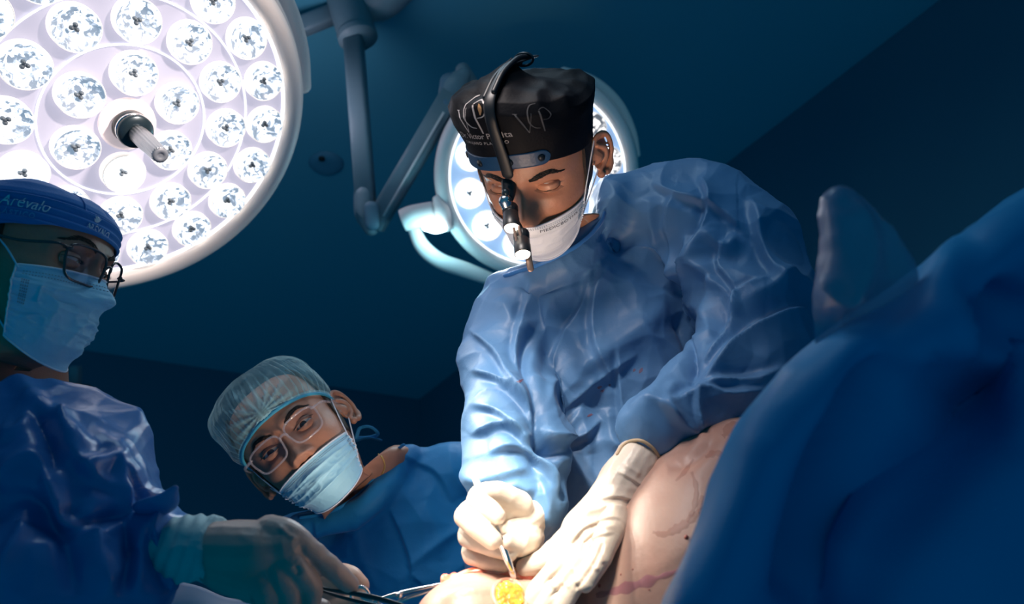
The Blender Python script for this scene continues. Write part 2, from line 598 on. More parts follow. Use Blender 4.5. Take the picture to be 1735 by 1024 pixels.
def facets(co, size=0.05, amp=0.006, tilt=0.13, seed=0, stretch=None):
    """crisp cloth facets: envelope of many tilted shallow bowls"""
    rs = np.random.RandomState(seed)
    q = co.copy()
    if stretch is not None:
        d, k = _n(stretch[0]), stretch[1]
        q = q - np.outer(q @ d, d) * (1 - 1 / k)
    pts = []
    idx = rs.permutation(len(q))[:6000]
    keep = np.zeros((0, 3))
    for i in idx:
        if len(keep) == 0 or ((keep - q[i]) ** 2).sum(1).min() > (size * 0.62) ** 2:
            keep = np.vstack([keep, q[i]])
    g = rs.randn(len(keep), 3) * tilt
    b = rs.randn(len(keep)) * amp * 0.35
    k = amp / (size * 0.5) ** 2 * 0.8
    out = np.zeros(len(q))
    for s0 in range(0, len(q), 20000):
        x = q[s0:s0 + 20000]
        dx = x[:, None, :] - keep[None]
        d2 = (dx ** 2).sum(2)
        hgt = b + (dx * g[None]).sum(2) + k * d2
        out[s0:s0 + 20000] = hgt.min(1)
    return np.clip(out - np.median(out), -amp * 1.6, amp * 1.6)

def seg_dist(x, y, pl):
    """signed distance to a pixel polyline and position along it 0..1"""
    pl = np.array(spline([[a, b, 0] for a, b in pl], 5))[:, :2]
    L = np.r_[0, np.cumsum(np.hypot(*np.diff(pl, axis=0).T))]
    best = np.full(len(x), 1e9)
    sg = np.zeros(len(x))
    al = np.zeros(len(x))
    for i in range(len(pl) - 1):
        ax, ay = pl[i]
        dx, dy = pl[i + 1] - pl[i]
        l2 = dx * dx + dy * dy + 1e-9
        t = np.clip(((x - ax) * dx + (y - ay) * dy) / l2, 0, 1)
        ex, ey = x - ax - t * dx, y - ay - t * dy
        d = np.hypot(ex, ey)
        m = d < best
        best[m] = d[m]
        sg[m] = np.sign(dx * ey - dy * ex)[m]
        al[m] = ((L[i] + t * math.sqrt(l2)) / L[-1])[m]
    return best, sg, al

def folds(co, nr, strokes):
    """Cloth folds laid along traced lines. stroke: (points, width px, height m, kind)"""
    px, py, d = to_px(co)
    view = _n_rows(CAM - co)
    face = np.clip((nr * view).sum(1) * 3 + 0.3, 0, 1)
    disp = np.zeros(len(co))
    for pts, w, h, kind in strokes:
        xs, ys = [p[0] for p in pts], [p[1] for p in pts]
        R = w * 4.5
        sel = np.where((px > min(xs) - R) & (px < max(xs) + R) & (py > min(ys) - R) & (py < max(ys) + R))[0]
        if not len(sel):
            continue
        s, g, a = seg_dist(px[sel], py[sel], pts)
        taper = np.clip(np.minimum(a, 1 - a) * 5 + 0.02, 0, 1) ** 0.7
        if kind == 'ridge':
            v = np.exp(-(s / (w * 1.25)) ** 1.6)
        elif kind == 'soft':
            v = np.exp(-(s / w) ** 2)
        elif kind == 'step':                    # cloth overlapping: high on the left of the stroke, falls off fast on its right
            sd = s * g
            v = np.where(sd < 0, np.exp(sd / (w * 1.6)), np.exp(-(sd / (w * 0.28)) ** 2))
        elif kind == 'pleat':
            sd = s * g
            v = np.where(sd < 0, np.exp(sd / (w * 2.0)), np.exp(-(sd / (w * 0.42)) ** 1.5) - 0.25 * np.exp(-((sd - w) / (w * 0.8)) ** 2))
        disp[sel] += h * v * taper * face[sel]
    return disp

def _n_rows(v):
    return v / (np.linalg.norm(v, axis=1, keepdims=True) + 1e-12)

def cloth_obj(name, mb, mats, parent, voxel=0.006, smooth=6, subdiv=1, strokes=(), cr=(9, 0.006), cr2=None, stretch=None, seed=0, extra=None, fac=()):
    me = remeshed(mb, voxel, smooth, subdiv)
    co, nr = getv(me), getn(me)
    dsp = crumple(co, cr[0], cr[1], stretch, seed)
    if cr2:
        dsp += crumple(co, cr2[0], cr2[1], stretch, seed + 5)
    for sz, am, sd_ in fac:
        dsp += facets(co, sz, am, seed=sd_, stretch=stretch)
    dsp += folds(co, nr, strokes)
    if extra is not None:
        dsp += extra(co, nr)
    co = co + nr * dsp[:, None]
    setv(me, co - org(parent))
    return finish(name, me, mats, parent)

def root(name, label, cat, origin, group=None):
    o = bpy.data.objects.new(name, None)
    o.empty_display_size = 0.05
    COL.objects.link(o)
    o.location = origin
    o['label'] = label
    o['category'] = cat
    ORG[o.name] = np.array(origin, float)
    if group:
        o['group'] = group
    return o

def tag(o, label, cat, group=None):
    o['label'] = label
    o['category'] = cat
    if group:
        o['group'] = group
    return o

def text_mesh(body, size=1.0, extrude=0.0, shear=0.0, spacing=1.0):
    c = bpy.data.curves.new('txt', 'FONT')
    c.body = body
    c.size = size
    c.align_x = 'CENTER'
    c.shear = shear
    c.space_character = spacing
    c.resolution_u = 3
    o = bpy.data.objects.new('txt', c)
    COL.objects.link(o)
    dg = bpy.context.evaluated_depsgraph_get()
    dg.update()
    me = bpy.data.meshes.new_from_object(o.evaluated_get(dg))
    bpy.data.objects.remove(o)
    v = getv(me)
    f = [tuple(p.vertices) for p in me.polygons]
    return v, f
#@@ROOM
# ------------------------------------------------------------------ room
CEIL = CAM[2] + 1.80
def hit_plane(px, py, axis, val):
    r = ROT @ _k(px, py)
    return CAM + r * ((val - CAM[axis]) / r[axis])
corner = hit_plane(710, 677, 2, CEIL)
XW, YW = corner[0], corner[1]

def struct(name, mb, m):
    o = mb.build(name, m, smooth=False)
    o['kind'] = 'structure'
    return o
struct('ceiling', MB().box(((XW - 7) / 2 + 0.0, (YW - 3) / 2, CEIL + 0.05), (XW + 7.2, YW + 3.2, 0.1)), 'ceil')
struct('wall_back', MB().box(((XW - 7) / 2, YW + 0.05, CEIL / 2 - 0.002), (XW + 7.2, 0.1, CEIL)), 'wall')
struct('wall_right', MB().box((XW + 0.05, (YW - 3) / 2, CEIL / 2 - 0.002), (0.1, YW + 3.0, CEIL)), 'wall')

# round ceiling vent
vc = hit_plane(553, 277, 2, CEIL)
v = root('ceiling_vent', 'small round flat plate on the ceiling between the two surgical lamps', 'vent', vc)
b = MB().lathe([(0.0, -0.012), (0.04, -0.014), (0.055, -0.010), (0.062, -0.002), (0.064, 0.0)], 40)
b.build('plate', 'vent', v, origin=(0, 0, 0))
b = MB().lathe([(0.008, -0.020), (0.012, -0.018), (0.012, -0.012), (0.008, -0.010)], 16)
b.xf(T=(-0.03, -0.03, 0))
b.build('screw', 'black', v, origin=(0, 0, 0))

# ------------------------------------------------------------------ surgical lamps
def lamp_frame(center, normal_c, up_c):
    N = cdir(_n(normal_c))
    U = cdir(up_c)
    X = _n(U - N * (U @ N))
    Y = np.cross(N, X)
    return np.stack([X, Y, N], 1)               # columns: local axes; +Z points out of the face

def set_frame(o, R, loc):
    m = Matrix.Identity(4)
    for i in range(3):
        for j in range(3):
            m[i][j] = R[i, j]
        m[i][3] = loc[i]
    o.matrix_world = m

def lens_proto(parent, r, m):
    b = MB().lathe([(r * 0.99, -0.011), (r * 1.0, 0.004), (r * 0.955, 0.0075), (r * 0.94, 0.004), (r * 0.93, -0.011)], 40, loop=True)
    rim = b.build('lens', 'rim_lens', parent, origin=(0, 0, 0))
    # reflector cup, recessed bowl
    b = MB().lathe([(r * 0.94, 0.005), (r * 0.86, 0.002), (r * 0.62, -0.004), (r * 0.32, -0.008), (0.001, -0.0095)], 40, cap0=False)
    cup = b.build('reflector', m, rim, origin=(0, 0, 0))
    b = MB()
    for k in range(3):
        a = 2 * math.pi * k / 3 + 0.3
        b.ball((0.12 * r * math.cos(a), 0.12 * r * math.sin(a), -0.003), (0.10 * r, 0.10 * r, 0.005), 8)
    b.ball((0, 0, -0.004), (0.09 * r, 0.09 * r, 0.004), 8)
    core = b.build('diode', 'core', rim, origin=(0, 0, 0))
    return [rim, cup, core]

def copy_lens(pr, parent, xy, rz, m=None):
    r0 = pr[0].copy()
    COL.objects.link(r0)
    r0.parent = parent
    r0.location = (xy[0], xy[1], 0.0105)
    r0.rotation_euler = (0, 0, rz)
    for c in pr[1:]:
        k = c.copy()
        if m is not None and c is pr[1]:
            k.data = m
        COL.objects.link(k)
        k.parent = r0
    return r0

# --- near lamp, upper left
R1 = lamp_frame(LAMP1, (0.70, -0.54, 0.47), (0.77, 0.64, 0))
L1 = root('surgical_lamp', 'big bright round operating lamp above the man in glasses, full face of lights with handle', 'surgical lamp', LAMP1)
set_frame(L1, R1, LAMP1)
RP = 0.302
b = MB().lathe([(0.02, -0.10), (0.20, -0.10), (0.30, -0.078), (0.338, -0.045), (0.350, -0.015), (0.347, 0.006), (0.334, 0.018), (0.318, 0.020), (RP + 0.006, 0.010), (RP + 0.004, -0.004), (0.02, -0.006)], 128)
b.build('housing', 'house', L1, origin=(0, 0, 0))
b = MB().lathe([(0.03, 0.000), (RP, 0.000), (RP + 0.004, 0.003), (RP + 0.004, -0.003), (0.03, -0.003)], 128)
b.build('face_panel', 'panel', L1, origin=(0, 0, 0))
for rr in (0.138, 0.2215, 0.303):
    b = MB()
    b.tube([(rr * math.cos(2 * math.pi * k / 60), rr * math.sin(2 * math.pi * k / 60), 0.0025) for k in range(60)], 0.0016 if rr < 0.3 else 0.0032, n=8, sub=2, closed=True)
    b.build('light_ring', 'ringline', L1, origin=(0, 0, 0))
# second outer bezel of the housing seen at the rim, with a grip bow
b = MB().tube([(0.352 * math.cos(2 * math.pi * k / 60), 0.352 * math.sin(2 * math.pi * k / 60), -0.028) for k in range(60)], 0.011, n=12, sub=2, closed=True)
b.build('rim_band', 'house', L1, origin=(0, 0, 0))
pr = lens_proto(L1, 0.0375, 'led')
hot = pr[1].data.copy()
hot.materials.clear()
hot.materials.append(M['led2'])
first = True
rings = [(6, 0.092, 0.62), (12, 0.180, 0.12), (18, 0.262, 0.16)]
for n, rad, a0 in rings:
    for k in range(n):
        a = a0 + 2 * math.pi * k / n
        xy = (rad * math.cos(a), rad * math.sin(a))
        # the side towards the operating field throws its beam nearly at the viewer and looks hotter
        hotside = None
        if first:
            pr[0].location = (xy[0], xy[1], 0.0105)
            first = False
        else:
            copy_lens(pr, L1, xy, RNG.rand() * 6.28, hot if (n, k) in ((6, 3), (12, 5), (18, 9)) else None)
# centre handle
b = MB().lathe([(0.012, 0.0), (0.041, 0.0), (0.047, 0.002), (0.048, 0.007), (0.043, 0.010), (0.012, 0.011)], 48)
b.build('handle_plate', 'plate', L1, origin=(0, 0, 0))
b = MB().lathe([(0.010, 0.010), (0.027, 0.010), (0.0305, 0.016), (0.029, 0.026), (0.027, 0.030), (0.0290, 0.033), (0.0305, 0.038), (0.0285, 0.042), (0.012, 0.043)], 48)
b.build('handle_collar', ['dark_metal'], L1, origin=(0, 0, 0))
b = MB().lathe([(0.0285, 0.0255), (0.0300, 0.028), (0.0285, 0.0315), (0.027, 0.030)], 48)
b.build('collar_ring', 'chrome', L1, origin=(0, 0, 0))
g = []
for i, (r_, z) in enumerate([(0.008, 0.042), (0.0135, 0.042), (0.0150, 0.050), (0.0155, 0.075), (0.0140, 0.105), (0.0135, 0.128), (0.0125, 0.130), (0.010, 0.130)]):
    row = []
    for j in range(72):
        a = 2 * math.pi * j / 72
        f_ = 1 + (0.06 * math.cos(18 * a) if 1 < i < 6 else 0)
        row.append((r_ * f_ * math.cos(a), r_ * f_ * math.sin(a), z))
    g.append(row)
gr = MB().grid(g, closed_v=True, capu=True).build('handle_grip', 'grip', L1, origin=(0, 0, 0))
b = MB().lathe([(0.002, 0.128), (0.0128, 0.1295), (0.0128, 0.1325), (0.006, 0.133), (0.005, 0.1315), (0.002, 0.1315)], 32)
b.build('end_cap', 'grey_end', gr, origin=(0, 0, 0))
# yoke holding the lamp, and its arm out of the top of the picture
b = MB()
pts = []
for k in range(13):
    a = math.radians(-62 + k * 12)
    pts.append((0.385 * math.cos(a + 0.35), 0.385 * math.sin(a + 0.35), -0.06))
b.tube([R1 @ np.array(p) + LAMP1 for p in pts], 0.020, n=14, sub=4, flat=0.7)
b.xf(T=-LAMP1)
b.xf(R=R1.T)
b.build('yoke', 'house', L1, origin=(0, 0, 0))

# --- far lamp behind the surgeon's head
R2 = lamp_frame(LAMP2, (0.10, -0.22, 0.97), (0, 1, 0))
L2 = root('surgical_lamp', 'smaller lit surgical lamp on jointed arm, partly hidden behind the head in black cap', 'surgical lamp', LAMP2)
set_frame(L2, R2, LAMP2)
RQ = 0.238
b = MB().lathe([(0.02, -0.085), (0.16, -0.085), (0.235, -0.065), (0.272, -0.035), (0.281, -0.010), (0.277, 0.008), (0.262, 0.018), (RQ + 0.006, 0.012), (RQ + 0.003, -0.004), (0.02, -0.006)], 96)
b.build('housing', 'house', L2, origin=(0, 0, 0))
MB().lathe([(0.02, 0.0), (RQ, 0.0), (RQ + 0.003, 0.002), (RQ + 0.003, -0.003), (0.02, -0.003)], 96).build('face_panel', 'panel2', L2, origin=(0, 0, 0))
for rr in (0.146, 0.239):
    MB().tube([(rr * math.cos(2 * math.pi * k / 60), rr * math.sin(2 * math.pi * k / 60), 0.002) for k in range(60)], 0.0022, n=8, sub=2, closed=True).build('light_ring', 'ringline', L2, origin=(0, 0, 0))
pr2 = lens_proto(L2, 0.0415, 'led2')
dim = pr2[1].data.copy()
dim.materials.clear()
dim.materials.append(M['led3'])
first = True
for n, rad, a0 in ((12, 0.191, math.radians(14)), (6, 0.092, 0.3)):
    for k in range(n):
        a = a0 + 2 * math.pi * k / n
        xy = (rad * math.cos(a), rad * math.sin(a))
        if first:
            pr2[0].location = (xy[0], xy[1], 0.0105)
            first = False
        else:
            # local y runs to the viewer's left here
            c = copy_lens(pr2, L2, xy, RNG.rand() * 6.28, dim if xy[1] < -0.05 else None)

def w2l(R, loc, p):
    return (np.asarray(p) - loc) @ R
def bl(name, mbuild, m, par=L2, R=R2, loc=LAMP2, **k):
    """world-space mesh builder made a part of a turned lamp"""
    for i in range(len(mbuild.v)):
        mbuild.v[i] = (mbuild.v[i] - loc) @ R
    return mbuild.build(name, m, par, origin=(0, 0, 0), **k)
# upper rim cover seen above the cap
b = MB().tube([P(x, y, 1.97) for x, y in [(955, 120), (1000, 142), (1040, 178), (1066, 222), (1080, 262)]], [0.012, 0.026, 0.028, 0.022, 0.010], n=16, flat=0.6)
bl('back_cover', b, 'house')
# side grip with light strip
b = MB().tube([P(682, 374, 1.83), P(700, 368, 1.83), P(735, 360, 1.84)], [0.030, 0.032, 0.030], n=28, ends='flat')
bl('side_grip', b, 'house')
b = MB().tube([P(740, 338, 1.83), P(748, 360, 1.83), P(757, 385, 1.83)], [0.012, 0.024, 0.014], n=16)
bl('grip_mount', b, 'house')
b = MB().tube([P(722, 384, 1.80), P(738, 386, 1.80), P(750, 386, 1.80)], [0.014, 0.018, 0.013], n=16, flat=0.8)
bl('signal_light', b, 'sideled')
b = MB().tube([P(700, 385, 1.86), P(716, 418, 1.87), P(745, 442, 1.88), P(790, 458, 1.90), P(845, 478, 1.92)], [0.017, 0.022, 0.023, 0.023, 0.018], n=16, flat=0.7)
bl('yoke', b, 'house')
# jointed spring arms
dA = 1.90
def bar(name, p0, p1, w, h, m, refc=(0, 0, 1)):
    p0, p1 = np.asarray(p0), np.asarray(p1)
    t = _n(p1 - p0)
    u = cdir(refc)
    u = _n(u - t * (u @ t))
    v_ = np.cross(t, u)
    g = []
    for q in (0.0, 1.0):
        ring = []
        c = p0 + (p1 - p0) * q
        for k in range(16):
            a = 2 * math.pi * k / 16 + math.pi / 16
            x, y = math.cos(a), math.sin(a)
            sx = math.copysign(abs(x) ** 0.35, x)
            sy = math.copysign(abs(y) ** 0.35, y)
            ring.append(c + v_ * sx * w / 2 + u * sy * h / 2)
        g.append(ring)
    return bl(name, MB().grid(g, closed_v=True, capu=True), m)
bar('lower_arm', P(634, 384, dA), P(766, 160, dA - 0.05), 0.056, 0.062, 'arm')
bar('arm_seam', P(650, 366, dA - 0.035), P(752, 190, dA - 0.085), 0.006, 0.006, 'house')
b = MB().tube([P(764, 176, 1.86), P(770, 150, 1.85), P(786, 126, 1.85)], [0.034, 0.040, 0.020], n=20, flat=0.8)
bl('arm_joint', b, 'arm')
b = MB().tube([P(764, 140, 1.835), P(764, 172, 1.835)], [0.030, 0.030], n=24, flat=0.4)
bl('joint_cover', b, 'arm_d')
b = MB().tube([P(784, 118, 1.88), P(800, 160, 1.92), P(830, 220, 1.96), P(880, 290, 1.97)], [0.02, 0.035, 0.035, 0.035], n=16)
bl('lamp_neck', b, 'arm')
bar('upper_arm', P(599, 66, dA + 0.04), P(622, 372, dA), 0.054, 0.055, 'arm')
b = MB().tube([P(617, 330, dA), P(620, 362, dA), P(629, 389, dA)], [0.029, 0.031, 0.020], n=20)
bl('elbow', b, 'arm')
b = MB().tube([P(629, 352, dA - 0.04), P(631, 380, dA - 0.04)], [0.020, 0.020], n=20, flat=0.5)
bl('elbow_cover', b, 'arm_d')
b = MB().tube([P(580, -30, 1.98), P(594, 20, 1.96), P(606, 62, 1.94)], [0.057, 0.057, 0.054], n=40, ends='flat')
hub = bl('hub', b, 'arm')
b = MB().tube([P(604, 56, 1.94), P(607, 66, 1.935)], [0.056, 0.056], n=40, ends='flat')
bl('hub_rim', b, 'arm')
bar('ceiling_arm', P(470, 62, 1.98), P(588, 14, 1.99), 0.05, 0.05, 'arm')
b = MB().tube([P(600, -14, 1.99), P(640, 2, 1.97), P(690, -40, 1.94)], [0.045, 0.055, 0.055], n=24)
bl('ceiling_flange', b, 'arm')
lamp_light('lamp_glow', 'POINT', P(733, 400, 1.78), None, 0.9, (0.35, 0.85, 1.0), 0.03)
#@@HEADS
# ------------------------------------------------------------------ heads
def make_frame(F_c, U_c):
    Fv, Uv = _n(F_c), np.asarray(U_c, float)
    Uv = _n(Uv - Fv * (Uv @ Fv))
    Xv = np.cross(Fv, Uv)
    return np.stack([cdir(Xv), cdir(Fv), cdir(Uv)], 0)     # rows: local x (person's right), y (forward), z (up) in world

class Head:
    # z, front, back, half width
    T = np.array([
        (.1200, .004, -.012, .006), (.1185, .022, -.040, .028), (.1120, .046, -.066, .048), (.1000, .064, -.084, .062),
        (.0820, .078, -.096, .071), (.0600, .0865, -.103, .0760), (.0420, .0895, -.105, .0780), (.0280, .0895, -.104, .0785),
        (.0150, .0880, -.101, .0780), (.0000, .0840, -.098, .0765), (-.0150, .0825, -.094, .0750), (-.0300, .0830, -.089, .0725),
        (-.0450, .0835, -.083, .0695), (-.0600, .0830, -.077, .0655), (-.0750, .0800, -.071, .0605), (-.0900, .0790, -.067, .0550),
        (-.1020, .0770, -.065, .0500), (-.1120, .0700, -.064, .0470), (-.1180, .0560, -.064, .0460), (-.1210, .0350, -.064, .0475),
        (-.1260, .0140, -.065, .0500)])
    def __init__(s, c, F_c, U_c, scale=1.0):
        s.c = np.asarray(c, float)
        s.A = make_frame(F_c, U_c)
        s.k = scale
    def w(s, p):
        return s.c + (np.asarray(p, float) * s.k) @ s.A
    def l(s, p):
        return ((np.asarray(p, float) - s.c) @ s.A.T) / s.k
    def ring(s, z, tab=None):
        T = s.T if tab is None else tab
        zz = T[::-1, 0]
        return [np.interp(z, zz, T[::-1, i]) for i in (1, 2, 3)]
    @staticmethod
    def pt(f, b, w, z, ph, e=0.90):
        sn, cs = math.sin(ph), math.cos(ph)
        x = w * math.copysign(abs(sn) ** e, sn)
        y = (f if cs > 0 else -b) * math.copysign(abs(cs) ** e, cs)
        return np.array([x, y, z])
    @staticmethod
    def face(p):
        """forward displacement of the features at x, z"""
        x, y, z = p[..., 0], p[..., 1], p[..., 2]
        ax = np.abs(x)
        g = lambda a, m, s_: np.exp(-((a - m) / s_) ** 2)
        fr = np.clip((y - 0.012) / 0.03, 0, 1)
        d = np.zeros_like(x)
        # nose: narrow bridge widening to the tip
        t = np.clip((0.010 - z) / 0.048, 0, 1)
        hgt = np.where(z > -0.040, 0.003 + 0.022 * t ** 1.25, 0.025 * np.exp(-((z + 0.040) / 0.0075) ** 2))
        hgt = np.where(z > 0.010, 0.003 * np.exp(-((z - 0.01) / 0.012) ** 2), hgt)
        wd_ = 0.0068 + 0.0060 * t
        d += hgt * np.exp(-(ax / wd_) ** 2.2)
        d += 0.0125 * g(ax, 0.0135, 0.0062) * g(z, -0.0425, 0.0075)            # wings
        d -= 0.006 * g(ax, 0.0075, 0.0038) * g(z, -0.0505, 0.004)              # nostrils
        d -= 0.0090 * g(ax, 0.0315, 0.0185) * g(z, -0.002, 0.0125)             # sockets
        d -= 0.0045 * g(ax, 0.0150, 0.006) * g(z, 0.002, 0.011)
        d += 0.0050 * g(ax, 0.0280, 0.020) * g(z, 0.0190, 0.0075)              # brow ridge
        d += 0.0045 * g(ax, 0.0470, 0.018) * g(z, -0.0270, 0.014)              # cheekbones
        d += 0.0020 * g(ax, 0.0330, 0.016) * g(z, -0.0165, 0.005)              # lower lid pouch
        d += 0.0070 * g(ax, 0, 0.022) * g(z, -0.0705, 0.006) + 0.006 * g(ax, 0, 0.019) * g(z, -0.0815, 0.0055)
        d -= 0.003 * g(ax, 0, 0.022) * g(z, -0.0760, 0.0022)
        d += 0.0060 * g(ax, 0, 0.022) * g(z, -0.104, 0.011)                    # chin
        return d * fr
    zsquash = 1.0
    def body_mesh(s, neck, nb):
        """head, ears, neck and shoulders down to the trunk as one skin; neck: (point, right axis, front axis, halfwidth, half depth) rings in world"""
        zs = np.concatenate([np.linspace(.1200, .112, 6)[:-1], np.linspace(.112, .035, 22)[:-1], np.linspace(.035, -.060, 84)[:-1], np.linspace(-.060, -.126, 40)])
        n = 200
        ph = np.linspace(-math.pi, math.pi, n, endpoint=False)
        ph = ph - 0.42 * np.sin(ph)              # denser towards the face
        g = np.zeros((len(zs), n, 3))
        for i, z in enumerate(zs):
            f, b, w_ = s.ring(z)
            for j, a in enumerate(ph):
                g[i, j] = s.pt(f, b, w_, z, a)
        dd = s.face(g)
        g[..., 1] += dd
        # temples slightly hollow
        ax = np.abs(g[..., 0])
        g[..., 0] -= np.sign(g[..., 0]) * 0.004 * np.exp(-((g[..., 1] - 0.045) / 0.02) ** 2 - ((g[..., 2] - 0.01) / 0.02) ** 2) * (ax > 0.03)
        zz_ = g[..., 2]
        g[..., 2] = np.where(zz_ > 0.03, 0.03 + (zz_ - 0.03) * s.zsquash, zz_)
        gw = s.w(g.reshape(-1, 3)).reshape(g.shape)
        rows = [gw[i] for i in range(len(zs))]
        last = rows[-1]
        # continue down the neck
        K = [None] + list(neck)
        for q, (c, rx, fy, hw, hd) in enumerate(neck):
            ring = np.array([np.asarray(c) + np.asarray(rx) * hw * math.sin(a) + np.asarray(fy) * hd * math.cos(a) for a in ph])
            m_ = 6
            for t in range(1, m_ + 1):
                tt = t / m_
                rows.append(last * (1 - tt) + ring * tt)
            last = ring
        G = np.array(rows)
        for _ in range(3):                       # soften the joins of the neck only
            G[len(zs):-1] = (G[len(zs) - 1:-2] + G[len(zs):-1] * 2 + G[len(zs) + 1:]) / 4
        mb = MB().grid(G, closed_v=True, capu=True)
        for sx in (1, -1):
            s.ear(mb, sx)
            s.lids(mb, sx)
        return mb
    open_up, open_lo = 12, -14
    def ear(s, mb, sx):
        e = MB()
        L = []
        for k in range(15):                      # outer rim: from the root in front, over the top, down to the lobe
            a = math.radians(-40 + k * 17.5)
            L.append((0.0 - 0.0185 * math.sin(a * 0.0 + a) * 0, 0, 0))
        pts, rad = [], []
        for k in range(16):
            a = math.radians(150 - k * 19)       # clock angle in the y-z plane
            yy = -0.008 + 0.0175 * math.cos(math.radians(20 + k * 17)) * (1.0 if k < 11 else 0.85)
            zz = 0.004 + 0.0310 * math.sin(math.radians(20 + k * 17))
            out = 0.010 * (0.25 + 0.75 * math.sin(min(math.pi / 2, k / 5)))
            pts.append((out * 1.25, yy, zz))
            rad.append(0.0035 if k < 12 else 0.005)
        def W(p):
            x, y, z = p
            # ears splay outwards to the back
            x2 = 0.0745 + x * 0.9 + max(0, -(y - 0.01)) * 0.42
            return s.w((sx * x2, y - 0.010 + 0.12 * z, z - 0.010))
        e.tube([W(p) for p in pts], [r_ * s.k for r_ in rad], n=10, sub=3)
        pts = [(0.008, -0.002, 0.020), (0.010, -0.012, 0.012), (0.010, -0.015, 0.0), (0.009, -0.010, -0.012), (0.007, 0.0, -0.018)]
        e.tube([W(p) for p in pts], [.003 * s.k, .0042 * s.k, .0042 * s.k, .004 * s.k, .003 * s.k], n=10, sub=4)
        # shell of the ear
        g = []
        for i in range(12):
            r_ = i / 11
            row = []
            for j in range(28):
                a = 2 * math.pi * j / 28
                yy = -0.008 + 0.0165 * r_ * math.cos(a)
                zz = 0.0035 + 0.029 * r_ * math.sin(a)
                row.append(W((0.001 + 0.0085 * r_ ** 2 * (1 if math.cos(a) < 0.5 else 0.6), yy, zz)))
            g.append(row)
        g2 = []
        for i in range(12):
            r_ = 1 - i / 11
            row = []
            for j in range(28):
                a = 2 * math.pi * j / 28
                row.append(W((-0.006 + 0.0105 * r_ ** 2, -0.008 + 0.0150 * r_ * math.cos(a), 0.0035 + 0.027 * r_ * math.sin(a))))
            g2.append(row)
        e.grid(np.array(g + g2), closed_v=True, capu=True)
        e.ball(W((0.008, 0.0, -0.026)), 0.0062 * s.k, 10)     # lobe
        e.ball(W((0.003, 0.0085, -0.002)), 0.0040 * s.k, 8)    # tragus
        e.tube([W((-0.008, -0.004, 0.008)), W((0.001, -0.006, 0.0))], [0.014 * s.k, 0.011 * s.k], n=12)
        me = remeshed(e, 0.0013 * s.k, 5)
        mb.add(getv(me), [tuple(p.vertices) for p in me.polygons])
    def eye_c(s, sx):
        return np.array([sx * 0.0315, 0.0665, -0.001])
    def lids(s, mb, sx):
        c = s.eye_c(sx)
        R = 0.0137
        for up in (True, False):
            g = []
            for j in range(41):
                az = math.radians(-84 + j * 168 / 40)
                # almond: lids meet at the corners
                cs = max(0, math.cos(az * 1.02)) ** 0.8
                e0 = (s.open_up * cs + (2 if az * sx > 0 else -1)) if up else (s.open_lo * cs + (2 if az * sx > 0 else -1))
                row = []
                n = 16
                for i in range(n):
                    t = i / (n - 1)
                    e1 = 85 if up else -85
                    el = math.radians(e0 + (e1 - e0) * t)
                    rr = R + 0.0007 * math.exp(-(t * 9) ** 2) - 0.0026 * t ** 1.5 - 0.0012 * abs(math.sin(az)) ** 6
                    if up:
                        rr += 0.0010 * math.exp(-((t - 0.28) / 0.1) ** 2) - 0.0010 * math.exp(-((t - 0.42) / 0.06) ** 2)
                    q = c + rr * np.array([math.sin(az) * math.cos(el) * 1.22, math.cos(az) * math.cos(el), math.sin(el)])
                    row.append(s.w(q))
                # inner edge thickness
                row.insert(0, s.w(c + (R - 0.0022) * np.array([math.sin(az) * math.cos(math.radians(e0)) * 1.2, math.cos(az) * math.cos(math.radians(e0)), math.sin(math.radians(e0))])))
                g.append(row)
            mb.grid(g)
    def eyes(s, parent, gaze_az, gaze_el):
        for sx in (1, -1):
            c = s.eye_c(sx)
            d = np.array([math.sin(gaze_az) * math.cos(gaze_el), math.cos(gaze_az) * math.cos(gaze_el), math.sin(gaze_el)])
            u = _n(np.cross(d, (0, 0, 1)))
            v_ = np.cross(u, d)
            mb = MB()
            R = 0.0125
            angs = [0, 3, 6, 9, 9.5, 14, 18, 23, 26.5, 27, 40, 60, 80, 100, 130, 160, 179]
            g = []
            for a in angs:
                a = math.radians(max(a, 0.3))
                row = []
                for j in range(32):
                    b = 2 * math.pi * j / 32
                    bulge = 1 + 0.05 * max(0, 1 - (math.degrees(a) / 27) ** 2)
                    q = d * math.cos(a) * bulge + (u * math.cos(b) + v_ * math.sin(b)) * math.sin(a)
                    row.append(s.w(c + R * q * np.array([1.08, 1, 1])))
                g.append(row)
            mb.grid(g, closed_v=True, capu=True)
            mi = []
            for i in range(len(angs) - 1):
                mi += [2 if angs[i] < 9 else (1 if angs[i] < 26.5 else 0)] * 32
            mb.m = mi + [2, 0]
            mb.build('eye', ['sclera', 'iris', 'pupil'], parent)
    def snap(s, bvh, x, z, off=0.001, y0=0.2):
        """a point on the skin in front of local (x, z)"""
        o, d = s.w((x, y0, z)), s.w((x, y0 - 1, z)) - s.w((x, y0, z))
        h = bvh.ray_cast(Vector(o), Vector(_n(d)))
        if h[0] is None:
            return s.w((x, 0.05, z))
        return np.array(h[0]) + np.array(cdir((0, 0, 0))) + off * s.A[1]
